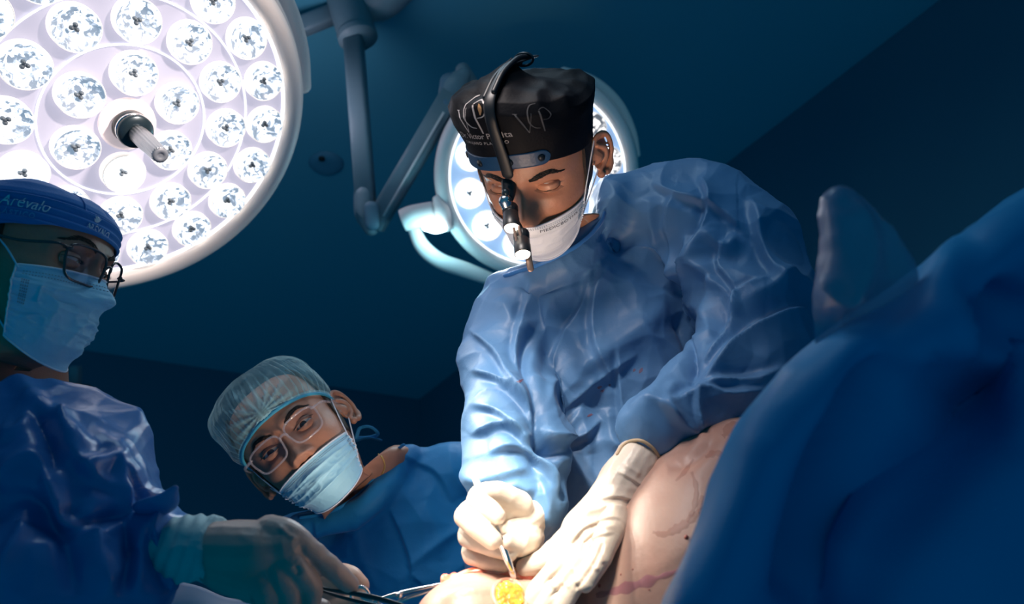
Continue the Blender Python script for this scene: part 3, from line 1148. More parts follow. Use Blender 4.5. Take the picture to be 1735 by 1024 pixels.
    def brows(s, parent, bvh, tilt=0.0):
        for sx in (1, -1):
            mb = MB()
            # many short hairs lying along the brow line
            rr = random.Random(5)
            for k in range(230):
                t = rr.random()
                x = 0.0125 + 0.039 * t
                zc = 0.0165 + 0.0078 * math.sin(min(t * 1.25, 1) * math.pi * 0.62) - 0.006 * max(0, t - 0.7) / 0.3 - tilt * (1 - t)
                w_ = 0.0034 * (0.75 + 0.5 * math.sin(t * math.pi)) * (1 - 0.75 * t ** 2)
                z = zc + (rr.random() - 0.5) * 2 * w_
                up = 0.8 - 1.1 * t
                L = 0.0055
                p0 = s.snap(bvh, sx * x, z, 0.0002)
                p1 = s.snap(bvh, sx * (x + L * 0.9), z + L * 0.35 * up, 0.0008)
                r0 = 0.00042
                mb.tube([p0, p1], [r0, r0 * 0.4], n=4, sub=1, ends='flat')
            mb.build('eyebrow', 'brow', parent)
    def lashes(s, parent, up_deg, both=False):
        for sx in (1, -1):
            c = s.eye_c(sx)
            mb = MB()
            for k in range(34):
                az = math.radians(-70 + k * 140 / 33)
                cs = max(0, math.cos(az * 1.02)) ** 0.8
                el = math.radians(up_deg * cs + (2 if az * sx > 0 else -1))
                dr = np.array([math.sin(az) * math.cos(el) * 1.22, math.cos(az) * math.cos(el), math.sin(el)])
                p0 = c + 0.0142 * dr
                p1 = c + 0.0182 * dr + np.array([0.001 * math.sin(az), 0, -0.0012])
                mb.tube([s.w(p0), s.w((p0 + p1) / 2 + (0, 0, -0.0006)), s.w(p1)], [0.00032, 0.00026, 0.0001], n=4, sub=1, ends='flat')
            mb.build('eyelash', 'brow', parent)
    def shell(s, tab, off, z0, z1, p0, p1, nz=40, nph=120, fn=None):
        """outer surface grid above the skull table; returns world grid"""
        g = np.zeros((nz, nph, 3))
        for i in range(nz):
            z = z0 + (z1 - z0) * i / (nz - 1)
            f, b, w_ = s.ring(z, tab)
            for j in range(nph):
                ph = p0 + (p1 - p0) * j / (nph - 1)
                q = s.pt(f + off, b - off, w_ + off, z, ph)
                if fn is not None:
                    q = fn(q, ph, z)
                g[i, j] = s.w(q)
        return g

def solid(g0, g1, closed_v=False):
    """closed sheet between an outer and an inner grid (open grids)"""
    mb = MB()
    nu, nv = g0.shape[:2]
    loop = np.concatenate([g0, g1[::-1]], 0)
    mb.grid(loop, closed_u=True, closed_v=closed_v)
    if not closed_v:
        for j, flip in ((0, False), (nv - 1, True)):
            base = mb.n
            v = np.concatenate([g0[:, j], g1[:, j]])
            f = [(i, i + 1, nu + i + 1, nu + i) for i in range(nu - 1)]
            mb.add(v, f)
    return mb

def offset_grid(g, d):
    """grid moved along its own normals"""
    du = np.gradient(g, axis=0)
    dv = np.gradient(g, axis=1)
    n = np.cross(du, dv)
    n /= (np.linalg.norm(n, axis=2, keepdims=True) + 1e-12)
    return g + n * d, n

def make_mask(s, bvh, parent, main, z_top=-0.010, z_bot=-0.128, span=78, pleats=3, seed=0, sag=0.0, top_drop=0.016, wr=0.0022, side_in=0.0, tension=28, side_rise=0.030):
    """surgical mask pulled over nose and chin; returns the outer grid (rows top to bottom, columns right to left of the person)"""
    nu, nv = 72, 96
    G = np.zeros((nu, nv, 3))
    R0 = np.zeros((nu, nv))
    D = np.zeros((nu, nv, 3))
    cen = np.zeros((nu, nv, 3))
    for i in range(nu):
        t = i / (nu - 1)
        for j in range(nv):
            u = -1 + 2 * j / (nv - 1)
            ph = math.radians(span) * u * (1 - side_in * abs(2 * t - 1) * 0.0)
            z = z_top + (z_bot - z_top) * t
            z = z - top_drop * abs(u) ** 1.6 * (1 - t) + side_rise * abs(u) ** 2.0 * t + sag * u
            c = np.array([0, 0.012, z])
            d = np.array([math.sin(ph), math.cos(ph), 0])
            o = s.w(c + d * 0.25)
            wdn = _n(s.w(c) - o)
            h = bvh.ray_cast(Vector(o), Vector(wdn))
            r_ = 0.25 - (h[3] / s.k if h[0] is not None else 0.20)
            R0[i, j] = max(r_, 0.046)
            cen[i, j] = c
            D[i, j] = d
    R = R0.copy()
    for _ in range(tension * 6):
        A = R.copy()
        A[1:-1, 1:-1] = (R[:-2, 1:-1] + R[2:, 1:-1] + R[1:-1, :-2] + R[1:-1, 2:]) / 4
        A[0, 1:-1] = (R[0, :-2] + R[0, 2:]) / 2
        A[-1, 1:-1] = (R[-1, :-2] + R[-1, 2:]) / 2 * 0.75 + R[-2, 1:-1] * 0.25
        R = np.maximum(R0, A)
    u = np.linspace(-1, 1, nv)[None, :]
    t = np.linspace(0, 1, nu)[:, None]
    off = 0.0028 + 0 * R
    for k in range(pleats):                       # horizontal pleats: a step each, fading to the sides
        tk = 0.26 + 0.19 * k + 0.02 * np.sin(u * 3 + k + seed)
        x = (t - tk)
        stp = np.where(x < 0, np.exp(x / 0.07), np.exp(-x / 0.012))
        off = off + 0.0042 * stp * (1 - 0.4 * np.abs(u) ** 2)
    pp = np.stack([(u * 3.0 + 0 * t).ravel() + seed, (t * 3.2 + 0 * u).ravel(), np.full(nu * nv, seed * 1.7)], 1)
    wv = (ridged(pp * np.array([0.8, 1.5, 1])) ** 2 + 0.5 * ridged(pp * np.array([2.2, 3.0, 1]) + 9) ** 3).reshape(nu, nv)
    off = off + wr * wv * np.sin(np.pi * np.clip(t, 0.02, 0.98)) * 1.2
    # gathered sides
    off = off + 0.0016 * np.sin(t * 60) * np.clip(np.abs(u) - 0.82, 0, 1) / 0.18
    for i in range(nu):
        for j in range(nv):
            G[i, j] = s.w(cen[i, j] + D[i, j] * (R[i, j] + off[i, j]))
    n_out = offset_grid(G, 0.0)[1]
    sgn = np.sign((n_out[nu // 2, nv // 2] @ s.A[1]))
    inner = G - n_out * sgn * 0.0012
    o = solid(G, inner).build('face_mask', main, parent)
    Nn = n_out * sgn
    def on(ui, ti, d=0.0006):
        """point on the mask at u -1..1, t 0..1"""
        x, y = (ui + 1) / 2 * (nv - 1), ti * (nu - 1)
        j, i = int(min(max(x, 0), nv - 1.001)), int(min(max(y, 0), nu - 1.001))
        a, b = x - j, y - i
        q = (G[i, j] * (1 - a) + G[i, j + 1] * a) * (1 - b) + (G[i + 1, j] * (1 - a) + G[i + 1, j + 1] * a) * b
        return q + Nn[i, j] * d
    # edge binding
    rim = [on(-1 + 2 * k / 60, 0) for k in range(61)] + [on(1, k / 20) for k in range(1, 21)] + [on(1 - 2 * k / 60, 1) for k in range(1, 61)] + [on(-1, 1 - k / 20) for k in range(1, 20)]
    mb = MB().tube(rim, 0.0011 * s.k, n=8, sub=1, closed=True)
    mb.build('edge_binding', 'trim_w', o)
    # stitch rows under the top edge
    mb = MB()
    for row in (0.085, 0.125):
        for k in range(58):
            u0 = -0.93 + 1.86 * k / 58
            mb.tube([on(u0, row, 0.0004), on(u0 + 0.016, row, 0.0004)], 0.00042 * s.k, n=5, sub=1, ends='flat')
    for sx in (-1, 1):
        for row in range(9):
            for c_ in range(4):
                tt = 0.20 + 0.035 * row
                mb.tube([on(sx * (0.90 - 0.022 * c_), tt, 0.0005), on(sx * (0.90 - 0.022 * c_), tt + 0.018, 0.0005)], 0.0006 * s.k, n=5, sub=1, ends='flat')
    mb.build('stitching', 'stitch', o)
    return o, on

def ear_loops(s, on, mask, m='trim_w', sides=(1, -1), r=0.0011, u_e=0.97):
    for sx in sides:
        a, b = on(sx * u_e, 0.04, 0.001), on(sx * u_e, 0.93, 0.001)
        eb = lambda y, z, x=0.0855: s.w((sx * x, y, z))
        pts = [a, a * 0.45 + eb(0.010, 0.018, 0.0835) * 0.55, eb(0.000, 0.019, 0.084), eb(-0.012, 0.018, 0.0835), eb(-0.022, 0.002, 0.0835), eb(-0.018, -0.022, 0.083), eb(-0.006, -0.034, 0.080), b]
        MB().tube(pts, r, n=8, sub=5).build('ear_loop', m, mask)

def bvh_of(mb):
    return BVHTree.FromPolygons([tuple(v) for v in np.concatenate(mb.v)], [f for f in mb.f])

def spectacles(s, mname, label, near_y=0.098, w_=0.026, h_=0.0185, zc=-0.006, wrap=0.05, thick=0.0015, group=None, drop=0.0, wrapk=2.6, cx_=0.0330):
    r = root('eyeglasses', label, 'glasses', s.w((0, near_y, zc)), group)
    def L(x, z, dy=0.0):
        return s.w((x, near_y - wrapk * x * x + dy + drop * z, zc + z))
    for sx in (1, -1):
        pts = []
        for k in range(36):
            a = 2 * math.pi * k / 36
            x = math.copysign(abs(math.cos(a)) ** 0.55, math.cos(a)) * w_
            z = math.copysign(abs(math.sin(a)) ** 0.62, math.sin(a)) * h_
            x *= 1 + 0.10 * (z > 0) * abs(z) / h_ - 0.06 * (z < 0)
            pts.append(L(sx * (cx_ + x * (1 if x < 0 else 1.0)), z))
        MB().tube(pts, thick * s.k, n=10, sub=2, closed=True).build('rim', mname, r)
        c = L(sx * cx_, 0)
        mb = MB()
        pts_i = [p + (c - p) * 0.02 for p in pts]
        v = [c + 0.0008 * s.A[1]] + pts_i
        v2 = [p - 0.0012 * s.A[1] for p in v]
        n = len(pts_i)
        f = [(0, 1 + k, 1 + (k + 1) % n) for k in range(n)]
        f2 = [(n + 1, n + 2 + (k + 1) % n, n + 2 + k) for k in range(n)]
        f3 = [(1 + k, n + 2 + k, n + 2 + (k + 1) % n, 1 + (k + 1) % n) for k in range(n)]
        mb.add(np.array(v + v2), f + f2 + f3)
        mb.build('lens', 'lens', r, smooth=False)
        x1 = sx * (cx_ + w_ * 1.08)
        hinge = L(x1, h_ * 0.62)
        tp = [hinge, s.w((sx * 0.0745, near_y - 0.020, zc + h_ * 0.62)), s.w((sx * 0.0805, 0.04, 0.004)), s.w((sx * 0.083, 0.0, 0.010)), s.w((sx * 0.083, -0.016, -0.004)), s.w((sx * 0.080, -0.022, -0.022))]
        MB().tube(tp, [thick * 1.5 * s.k] * 6, n=10, sub=6, flat=0.6).build('temple', mname, r)
        MB().tube([L(x1 - sx * 0.004, h_ * 0.62, 0.0006), L(x1 + sx * 0.001, h_ * 0.62, -0.001)], 0.0026 * s.k, n=10, flat=0.8).build('hinge', mname, r)
    MB().tube([L(-(cx_ - w_) * 1.0, h_ * 0.25), L(-0.003, h_ * 0.42, 0.002), L(0.003, h_ * 0.42, 0.002), L((cx_ - w_) * 1.0, h_ * 0.25)], thick * 1.15 * s.k, n=10, sub=6).build('bridge', mname, r)
    return r

def letters(name, body, size, place, m, parent, **k):
    """text whose flat x, y (metres, centred) are laid on a surface by place(x, y)"""
    v, f = text_mesh(body, size, **k)
    q = np.array([place(a, b) for a, b, _ in v])
    mb = MB().add(q, f)
    return mb.build(name, m, parent, smooth=False, fix=False)

def finger(mb, pts, rad, sub=5):
    mb.tube([P(*p) for p in pts], rad, n=14, sub=sub)
class Pick:
    """finds the nearest built surface seen at a pixel"""
    def __init__(s, *objs):
        s.t = []
        for o in objs:
            off = org(o)
            v = getv(o.data) + off
            s.t.append(BVHTree.FromPolygons([tuple(x) for x in v], [tuple(p.vertices) for p in o.data.polygons]))
    def __call__(s, px, py, off=0.001, d=1.0):
        dr = _n(ROT @ _k(px, py))
        best = None
        for t in s.t:
            h_ = t.ray_cast(Vector(CAM), Vector(dr))
            if h_[0] is not None and (best is None or h_[3] < best):
                best = h_[3]
        return CAM + dr * (best - off) if best is not None else P(px, py, d)

def stroke_mark(place, pts, wid):
    """flat calligraphic stroke, (x, y) points with widths, laid on a surface"""
    pl = spline([[a, b, 0] for a, b in pts], 6)
    ww = spline1(wid, 6)
    g = []
    for i, p in enumerate(pl):
        t = _n(np.array(pl[min(i + 1, len(pl) - 1)]) - np.array(pl[max(i - 1, 0)]))
        n = np.array([-t[1], t[0]])
        g.append([place(p[0] + n[0] * ww[i] * s_ / 2, p[1] + n[1] * ww[i] * s_ / 2) for s_ in (-1, 1)])
    return g
#@@SURGEON
# ================================================================== the surgeon in the middle
S = root('person', 'surgeon in black patterned cap and blue gown bending over the patient, scalpel in hand', 'person', P(970, 1000, 1.10))
h = Head(P(908, 271, 1.002), (-.23, -.639, .733), (-.201, .769, .607), 1.05)
h.open_up, h.open_lo = -10, -22
h.zsquash = 0.72
nx, ny = cdir((-1, 0, 0)), cdir((0.0, 0.1, 1))
nb = [(P(955, 375, 1.085), nx * 0.97 + cdir((0, -.25, 0)), ny, 0.060, 0.058), (P(982, 425, 1.15), nx + cdir((0, -.3, 0)), ny, 0.058, 0.055),
      (P(1000, 490, 1.17), nx + cdir((0, -.4, 0)), ny, 0.095, 0.06), (P(1005, 560, 1.15), nx, ny, 0.13, 0.085), (P(990, 800, 1.13), nx, ny, 0.10, 0.07)]
mb = h.body_mesh(nb, None)
bv = bvh_of(mb)
mb.build('body', 'skin', S)
h.eyes(S, 0.0, -0.5)
h.brows(S, bv)
h.lashes(S, -10)
g = h.shell(None, 0.003, -0.035, 0.05, math.radians(72), math.radians(288), 24, 90)
solid(g, h.shell(None, -0.002, -0.035, 0.05, math.radians(72), math.radians(288), 24, 90)).build('hair', 'brow', S)
mask, on = make_mask(h, bv, S, 'mask_w', z_top=-0.0465, z_bot=-0.124, span=70, pleats=1, seed=2.0, top_drop=-0.004, wr=0.0010, side_rise=0.036)
ear_loops(h, on, mask)
def place_print(x, y):
    return on(-0.46 - x * 12.0, 0.215 - y * 10.0, 0.0009)
letters('lettering', 'MEDICBOTHS', 0.0085, place_print, 'print', mask, spacing=1.05)

# black cap
CT = np.array([(.146, .006, -.008, .006), (.1445, .045, -.055, .045), (.139, .075, -.088, .070), (.128, .093, -.108, .087), (.112, .0995, -.117, .0945),
               (.090, .0995, -.117, .0925), (.066, .0975, -.114, .0880), (.045, .0950, -.110, .0845), (.030, .0940, -.107, .0830), (.020, .0930, -.104, .0820)])
def cap_fn(q, ph, z):
    # rumpled cloth, fuller to the person's right on top
    t = max(0, (z - 0.06) / 0.09)
    q = q + np.array([0.004 * t, 0, -0.048 * t * (0.5 - 0.5 * math.cos(ph)) - 0.016 * t * max(0, -q[0]) / 0.09])
    nn = noise.noise(Vector(q * 28)) * 0.005 + abs(noise.noise(Vector(q * 26 + np.array([3, 1, 2])))) * -0.004
    return q * (1 + (nn * (0.25 + t)) / 0.09)
def cap_grid(off, zmin_f, zmin_b, nz=70, nph=180):
    g = np.zeros((nz, nph, 3))
    for i in range(nz):
        for j in range(nph):
            ph = 2 * math.pi * j / nph
            lo = zmin_f + (zmin_b - zmin_f) * (0.5 - 0.5 * math.cos(ph)) ** 1.0
            tt = i / (nz - 1)
            z = 0.146 + (lo - 0.146) * (tt ** 1.4 * 0.55 + tt * 0.45)
            f, b, w_ = h.ring(z, CT)
            g[i, j] = h.w(cap_fn(h.pt(f + off, b - off, w_ + off, z, ph), ph, z))
    return g
cap = solid(cap_grid(0, 0.044, 0.0), cap_grid(-0.0015, 0.044, 0.0), closed_v=True).build('surgical_cap', 'cap_k', S)
def cap_place(ph0, z0, tilt=0.0):
    c_, s_ = math.cos(tilt), math.sin(tilt)
    def f_(x, y):
        x, y = x * c_ - y * s_, x * s_ + y * c_
        z = z0 + y
        ph = ph0 - x / 0.097
        f, b, w_ = h.ring(z, CT)
        return h.w(cap_fn(h.pt(f + 0.0012, b - 0.0012, w_ + 0.0012, z, ph), ph, z))
    return f_
def monogram(ph, z, tilt, k, m, gold=None):
    pl_ = cap_place(ph, z, tilt)
    mb = MB()
    mb.grid(stroke_mark(pl_, [(-.024 * k, .010 * k), (-.016 * k, -.005 * k), (-.0085 * k, -.020 * k)], [.0022 * k, .0026 * k, .0012 * k]))
    mb.grid(stroke_mark(pl_, [(-.0085 * k, -.020 * k), (-.0045 * k, -.004 * k), (-.001 * k, .011 * k)], [.0012 * k, .0008 * k, .0008 * k]))
    mb.grid(stroke_mark(pl_, [(-.027 * k, .0102 * k), (-.021 * k, .0102 * k)], [.0009 * k] * 2))
    mb.build('monogram_v', m, cap, smooth=False, fix=False)
    mb = MB().grid(stroke_mark(pl_, [(.010 * k, .024 * k), (.000 * k, .022 * k), (-.006 * k, .012 * k), (-.006 * k, -.003 * k), (.001 * k, -.012 * k), (.009 * k, -.014 * k)], [.0007 * k, .0014 * k, .0020 * k, .0022 * k, .0014 * k, .0007 * k]))
    mb.build('monogram_c', m, cap, smooth=False, fix=False)
    mb = MB().grid(stroke_mark(pl_, [(.011 * k, .013 * k), (.013 * k, -.004 * k), (.015 * k, -.021 * k)], [.0024 * k, .0024 * k, .0018 * k]))
    mb.grid(stroke_mark(pl_, [(.011 * k, .014 * k), (.021 * k, .018 * k), (.029 * k, .010 * k), (.024 * k, .001 * k), (.015 * k, -.001 * k)], [.0007 * k, .0012 * k, .0020 * k, .0012 * k, .0007 * k]))
    mb.build('monogram_p', m, cap, smooth=False, fix=False)
    if gold:
        MB().grid(stroke_mark(pl_, [(.0200 * k, .014 * k), (.0210 * k, .008 * k), (.0200 * k, .002 * k)], [.001 * k, .0050 * k, .001 * k])).build('emblem', gold, cap, smooth=False, fix=False)
pA, pB = math.radians(25), math.radians(-21)
monogram(pA, 0.112, 0.06, 1.0, 'silver_print', 'gold_print')
letters('lettering', 'Dr. Victor Peralta', 0.0112, cap_place(pA - 0.10, 0.0835, 0.06), 'silver_print', cap)
letters('lettering', 'CIRUJANO PLASTICO', 0.0058, cap_place(pA - 0.10, 0.0750, 0.06), 'silver_print', cap, spacing=1.3)
monogram(pB, 0.106, -0.02, 0.85, 'grey_print')
monogram(math.radians(78), 0.085, 0.0, 0.85, 'grey_print')

# ---- head torch worn over the cap
HL = root('headlamp', 'black head torch with blue leather band and two small lit lights before the face', 'headlamp', h.w((0, 0.11, 0.04)))
def band(q, ph, z):
    e_ = min(abs(ph - math.radians(-30)), 0.14) / 0.14
    zz = 0.0098 + (z - 0.0098) * math.sqrt(max(0.02, 1 - (1 - e_) ** 2))
    off = 0.0045 if q[1] ** 2 + q[0] ** 2 > 0.0 else 0
    return np.array([q[0], q[1], zz + 0.040 - 0.010 * math.sin(max(ph, 0))])
g = h.shell(CT, 0.0045, 0.0, 0.0195, math.radians(-30), math.radians(95), 12, 90, fn=band)
solid(g, h.shell(CT, 0.0012, 0.0, 0.0195, math.radians(-30), math.radians(95), 12, 90, fn=band)).build('headband', 'leather', HL)
for deg in (-22, 2, 32, 62):
    a = math.radians(deg)
    f, b, w_ = h.ring(0.030, CT)
    zr = 0.0498 - 0.010 * math.sin(max(a, 0))
    c = h.w(h.pt(f + 0.0028, b, w_ + 0.0028, zr, a))
    d_ = _n(h.w(h.pt(f + 0.02, b, w_ + 0.02, zr, a)) - c)
    MB().tube([c, c + d_ * 0.0025], [0.0050, 0.0046], n=20, ends='flat').build('rivet', 'black', HL)
# strap over the crown
def strap_pt(z, deg=5, off=0.005):
    f, b, w_ = h.ring(z, CT)
    return h.w(h.pt(f + off, b - off, w_ + off, z, math.radians(deg)) + np.array([0.004 * max(0, (z - .06) / .09), 0, 0]))
pts = [strap_pt(z) for z in (0.034, 0.055, 0.080, 0.100, 0.115)] + [strap_pt(0.128, 5, 0.004), strap_pt(0.138, 4, 0.004), h.w((0.004, 0.040, 0.148)), h.w((-0.006, 0.0, 0.140)), h.w((-0.012, -0.045, 0.128))]
MB().tube(pts, [0.0080, 0.0080, 0.0076, 0.0074, 0.0074, 0.0074, 0.0070, 0.007, 0.007, 0.007], n=14, sub=6, flat=0.28, ref=h.A[0]).build('top_strap', 'black', HL)
for dx, dz in ((0.009, 0.004), (-0.004, 0.010)):
    q = [h.w((0.012 + dx, 0.086, 0.128 + dz)), h.w((0.004 + dx, 0.060, 0.140 + dz)), h.w((-0.006 + dx, 0.025, 0.142 + dz)), h.w((-0.014 + dx, 0.0, 0.134 + dz))]
    MB().tube(q, 0.0036, n=10, sub=5).build('strap_buckle', 'black', HL)
MB().tube([h.w((-0.012 + 0.012 * math.cos(a), 0.005, 0.143 + 0.008 * math.sin(a))) for a in np.linspace(0, 6.28, 14, endpoint=False)], 0.0018, n=8, sub=2, closed=True).build('strap_ring', 'dark_metal', HL)
dl = 0.93
arm = MB().tube([P(858, 268, 0.945), P(862, 300, dl), P(862, 326, dl - .005), P(858, 344, dl - .01)], [0.0095, 0.011, 0.0095, 0.007], n=16, flat=0.55, ref=cdir((1, 0, 0)))
arm.build('lamp_arm', 'black', HL)
for x, y, r_ in ((857, 326, 7), (853, 338, 5), (862, 338, 5)):
    MB().ball(P(x, y, dl - 0.018), r_ * dl / F, 12).build('hinge_knob', 'dark_metal', HL)
MB().tube([P(856, 340, dl - .016), P(860, 356, dl - .012)], [0.009, 0.006], n=14, flat=0.7).build('hinge_bracket', 'steel', HL)
def torch(x0, y0, x1, y1, d0, d1, r):
    a, b = P(x0, y0, d0), P(x1, y1, d1)
    t = _n(b - a)
    L = np.linalg.norm(b - a)
    prof = [(0.5, 0), (0.90, 0.0), (0.94, 0.04), (0.94, 0.28), (0.86, 0.30), (0.86, 0.34), (0.94, 0.36), (0.94, 0.58), (1.0, 0.60), (1.0, 0.96), (0.93, 1.0), (0.88, 0.97), (0.5, 0.965)]
    u = _n(np.cross(t, (0.3, 0.2, 1)))
    v_ = np.cross(t, u)
    g = [[a + t * L * z + r * q * (math.cos(w_) * u + math.sin(w_) * v_) * (1 + (0.04 * math.cos(16 * w_) if 0.03 < z < 0.3 else 0)) for w_ in np.linspace(0, 2 * math.pi, 48, endpoint=False)] for q, z in prof]
    k = MB().grid(g, closed_v=True, capu=True).build('light_housing', 'black', HL)
    g = [[a + t * L * z + r * q * (math.cos(w_) * u + math.sin(w_) * v_) for w_ in np.linspace(0, 2 * math.pi, 32, endpoint=False)] for q, z in [(0.88, 0.97), (0.8, 1.03), (0.4, 1.06), (0.02, 1.07)]]
    MB().grid(g, closed_v=True, capu=True).build('front_lens', 'headled', k)
torch(864, 350, 867, 387, 0.925, 0.905, 0.0112)
torch(883, 394, 886, 432, 0.915, 0.895, 0.0112)
MB().tube([P(866, 366, 0.925), P(878, 385, 0.925), P(884, 400, 0.92)], [0.005, 0.006, 0.006], n=10, flat=0.6).build('joint_link', 'black', HL)
for x in (873, 882):
    MB().tube([P(x - 3, 384, 0.902), P(x + 2, 408, 0.900)], [0.0020, 0.0016], n=10).build('clamp_prong', 'copper', HL)
MB().tube([P(894, 424, 0.915), P(896, 440, 0.912), P(899, 456, 0.910)], 0.0045, n=12, flat=0.35, ref=cdir((1, 0, 0))).build('shade_clip', 'copper', HL)
lamp_light('headlamp_beam', 'SPOT', P(888, 440, 0.89), FIELD, 0.6, (1.0, 0.85, 0.65), 0.01, 45, 0.8)

# ---- the gown
def ring(px, py, d, hw_px, hd, ang, n=36, e=0.85):
    c = P(px, py, d)
    a = math.radians(ang)
    u = cdir((math.cos(a), math.sin(a), 0)) * hw_px * d / F
    v_ = cdir((0, 0.0, 1)) * hd
    out = []
    for k in range(n):
        t = 2 * math.pi * k / n
        cs, sn = math.cos(t), math.sin(t)
        out.append(c + u * math.copysign(abs(cs) ** e, cs) + v_ * math.copysign(abs(sn) ** e, sn))
    return out
def loft(mb, rings, sub=5):
    R = np.array(rings)
    N, n = R.shape[:2]
    flat = spline(R.reshape(N, -1), sub)
    G = np.array(flat).reshape(-1, n, 3)
    mb.grid(G, closed_v=True, capu=True)

g = MB()
loft(g, [ring(980, 440, 1.12, 66, .070, 22), ring(985, 468, 1.135, 110, .085, 27), ring(992, 505, 1.15, 168, .105, 29), ring(1002, 560, 1.15, 190, .125, 22),
         ring(1005, 640, 1.14, 182, .135, 12), ring(995, 720, 1.12, 168, .13, 5), ring(978, 820, 1.09, 158, .125, 0), ring(968, 920, 1.06, 160, .12, 0), ring(968, 1060, 1.04, 165, .12, 0)])
g.tube([P(850, 492, 1.13), P(905, 472, 1.085), P(958, 450, 1.065), P(1000, 416, 1.06), P(1034, 374, 1.08), P(1056, 338, 1.12), P(1100, 330, 1.16)], [.030, .028, .027, .027, .028, .032, .04], n=20, sub=5)
# raised left shoulder and arm (on the right in view)
g.tube([P(1060, 380, 1.15), P(1130, 372, 1.14), P(1200, 392, 1.11), P(1262, 465, 1.06), P(1288, 545, 1.0), P(1262, 620, 0.95), P(1200, 660, 0.91), P(1140, 706, 0.88), P(1110, 732, 0.865)],
       [0.075, 0.092, 0.098, 0.098, 0.093, 0.088, 0.070, 0.049, 0.038], n=28, sub=5)
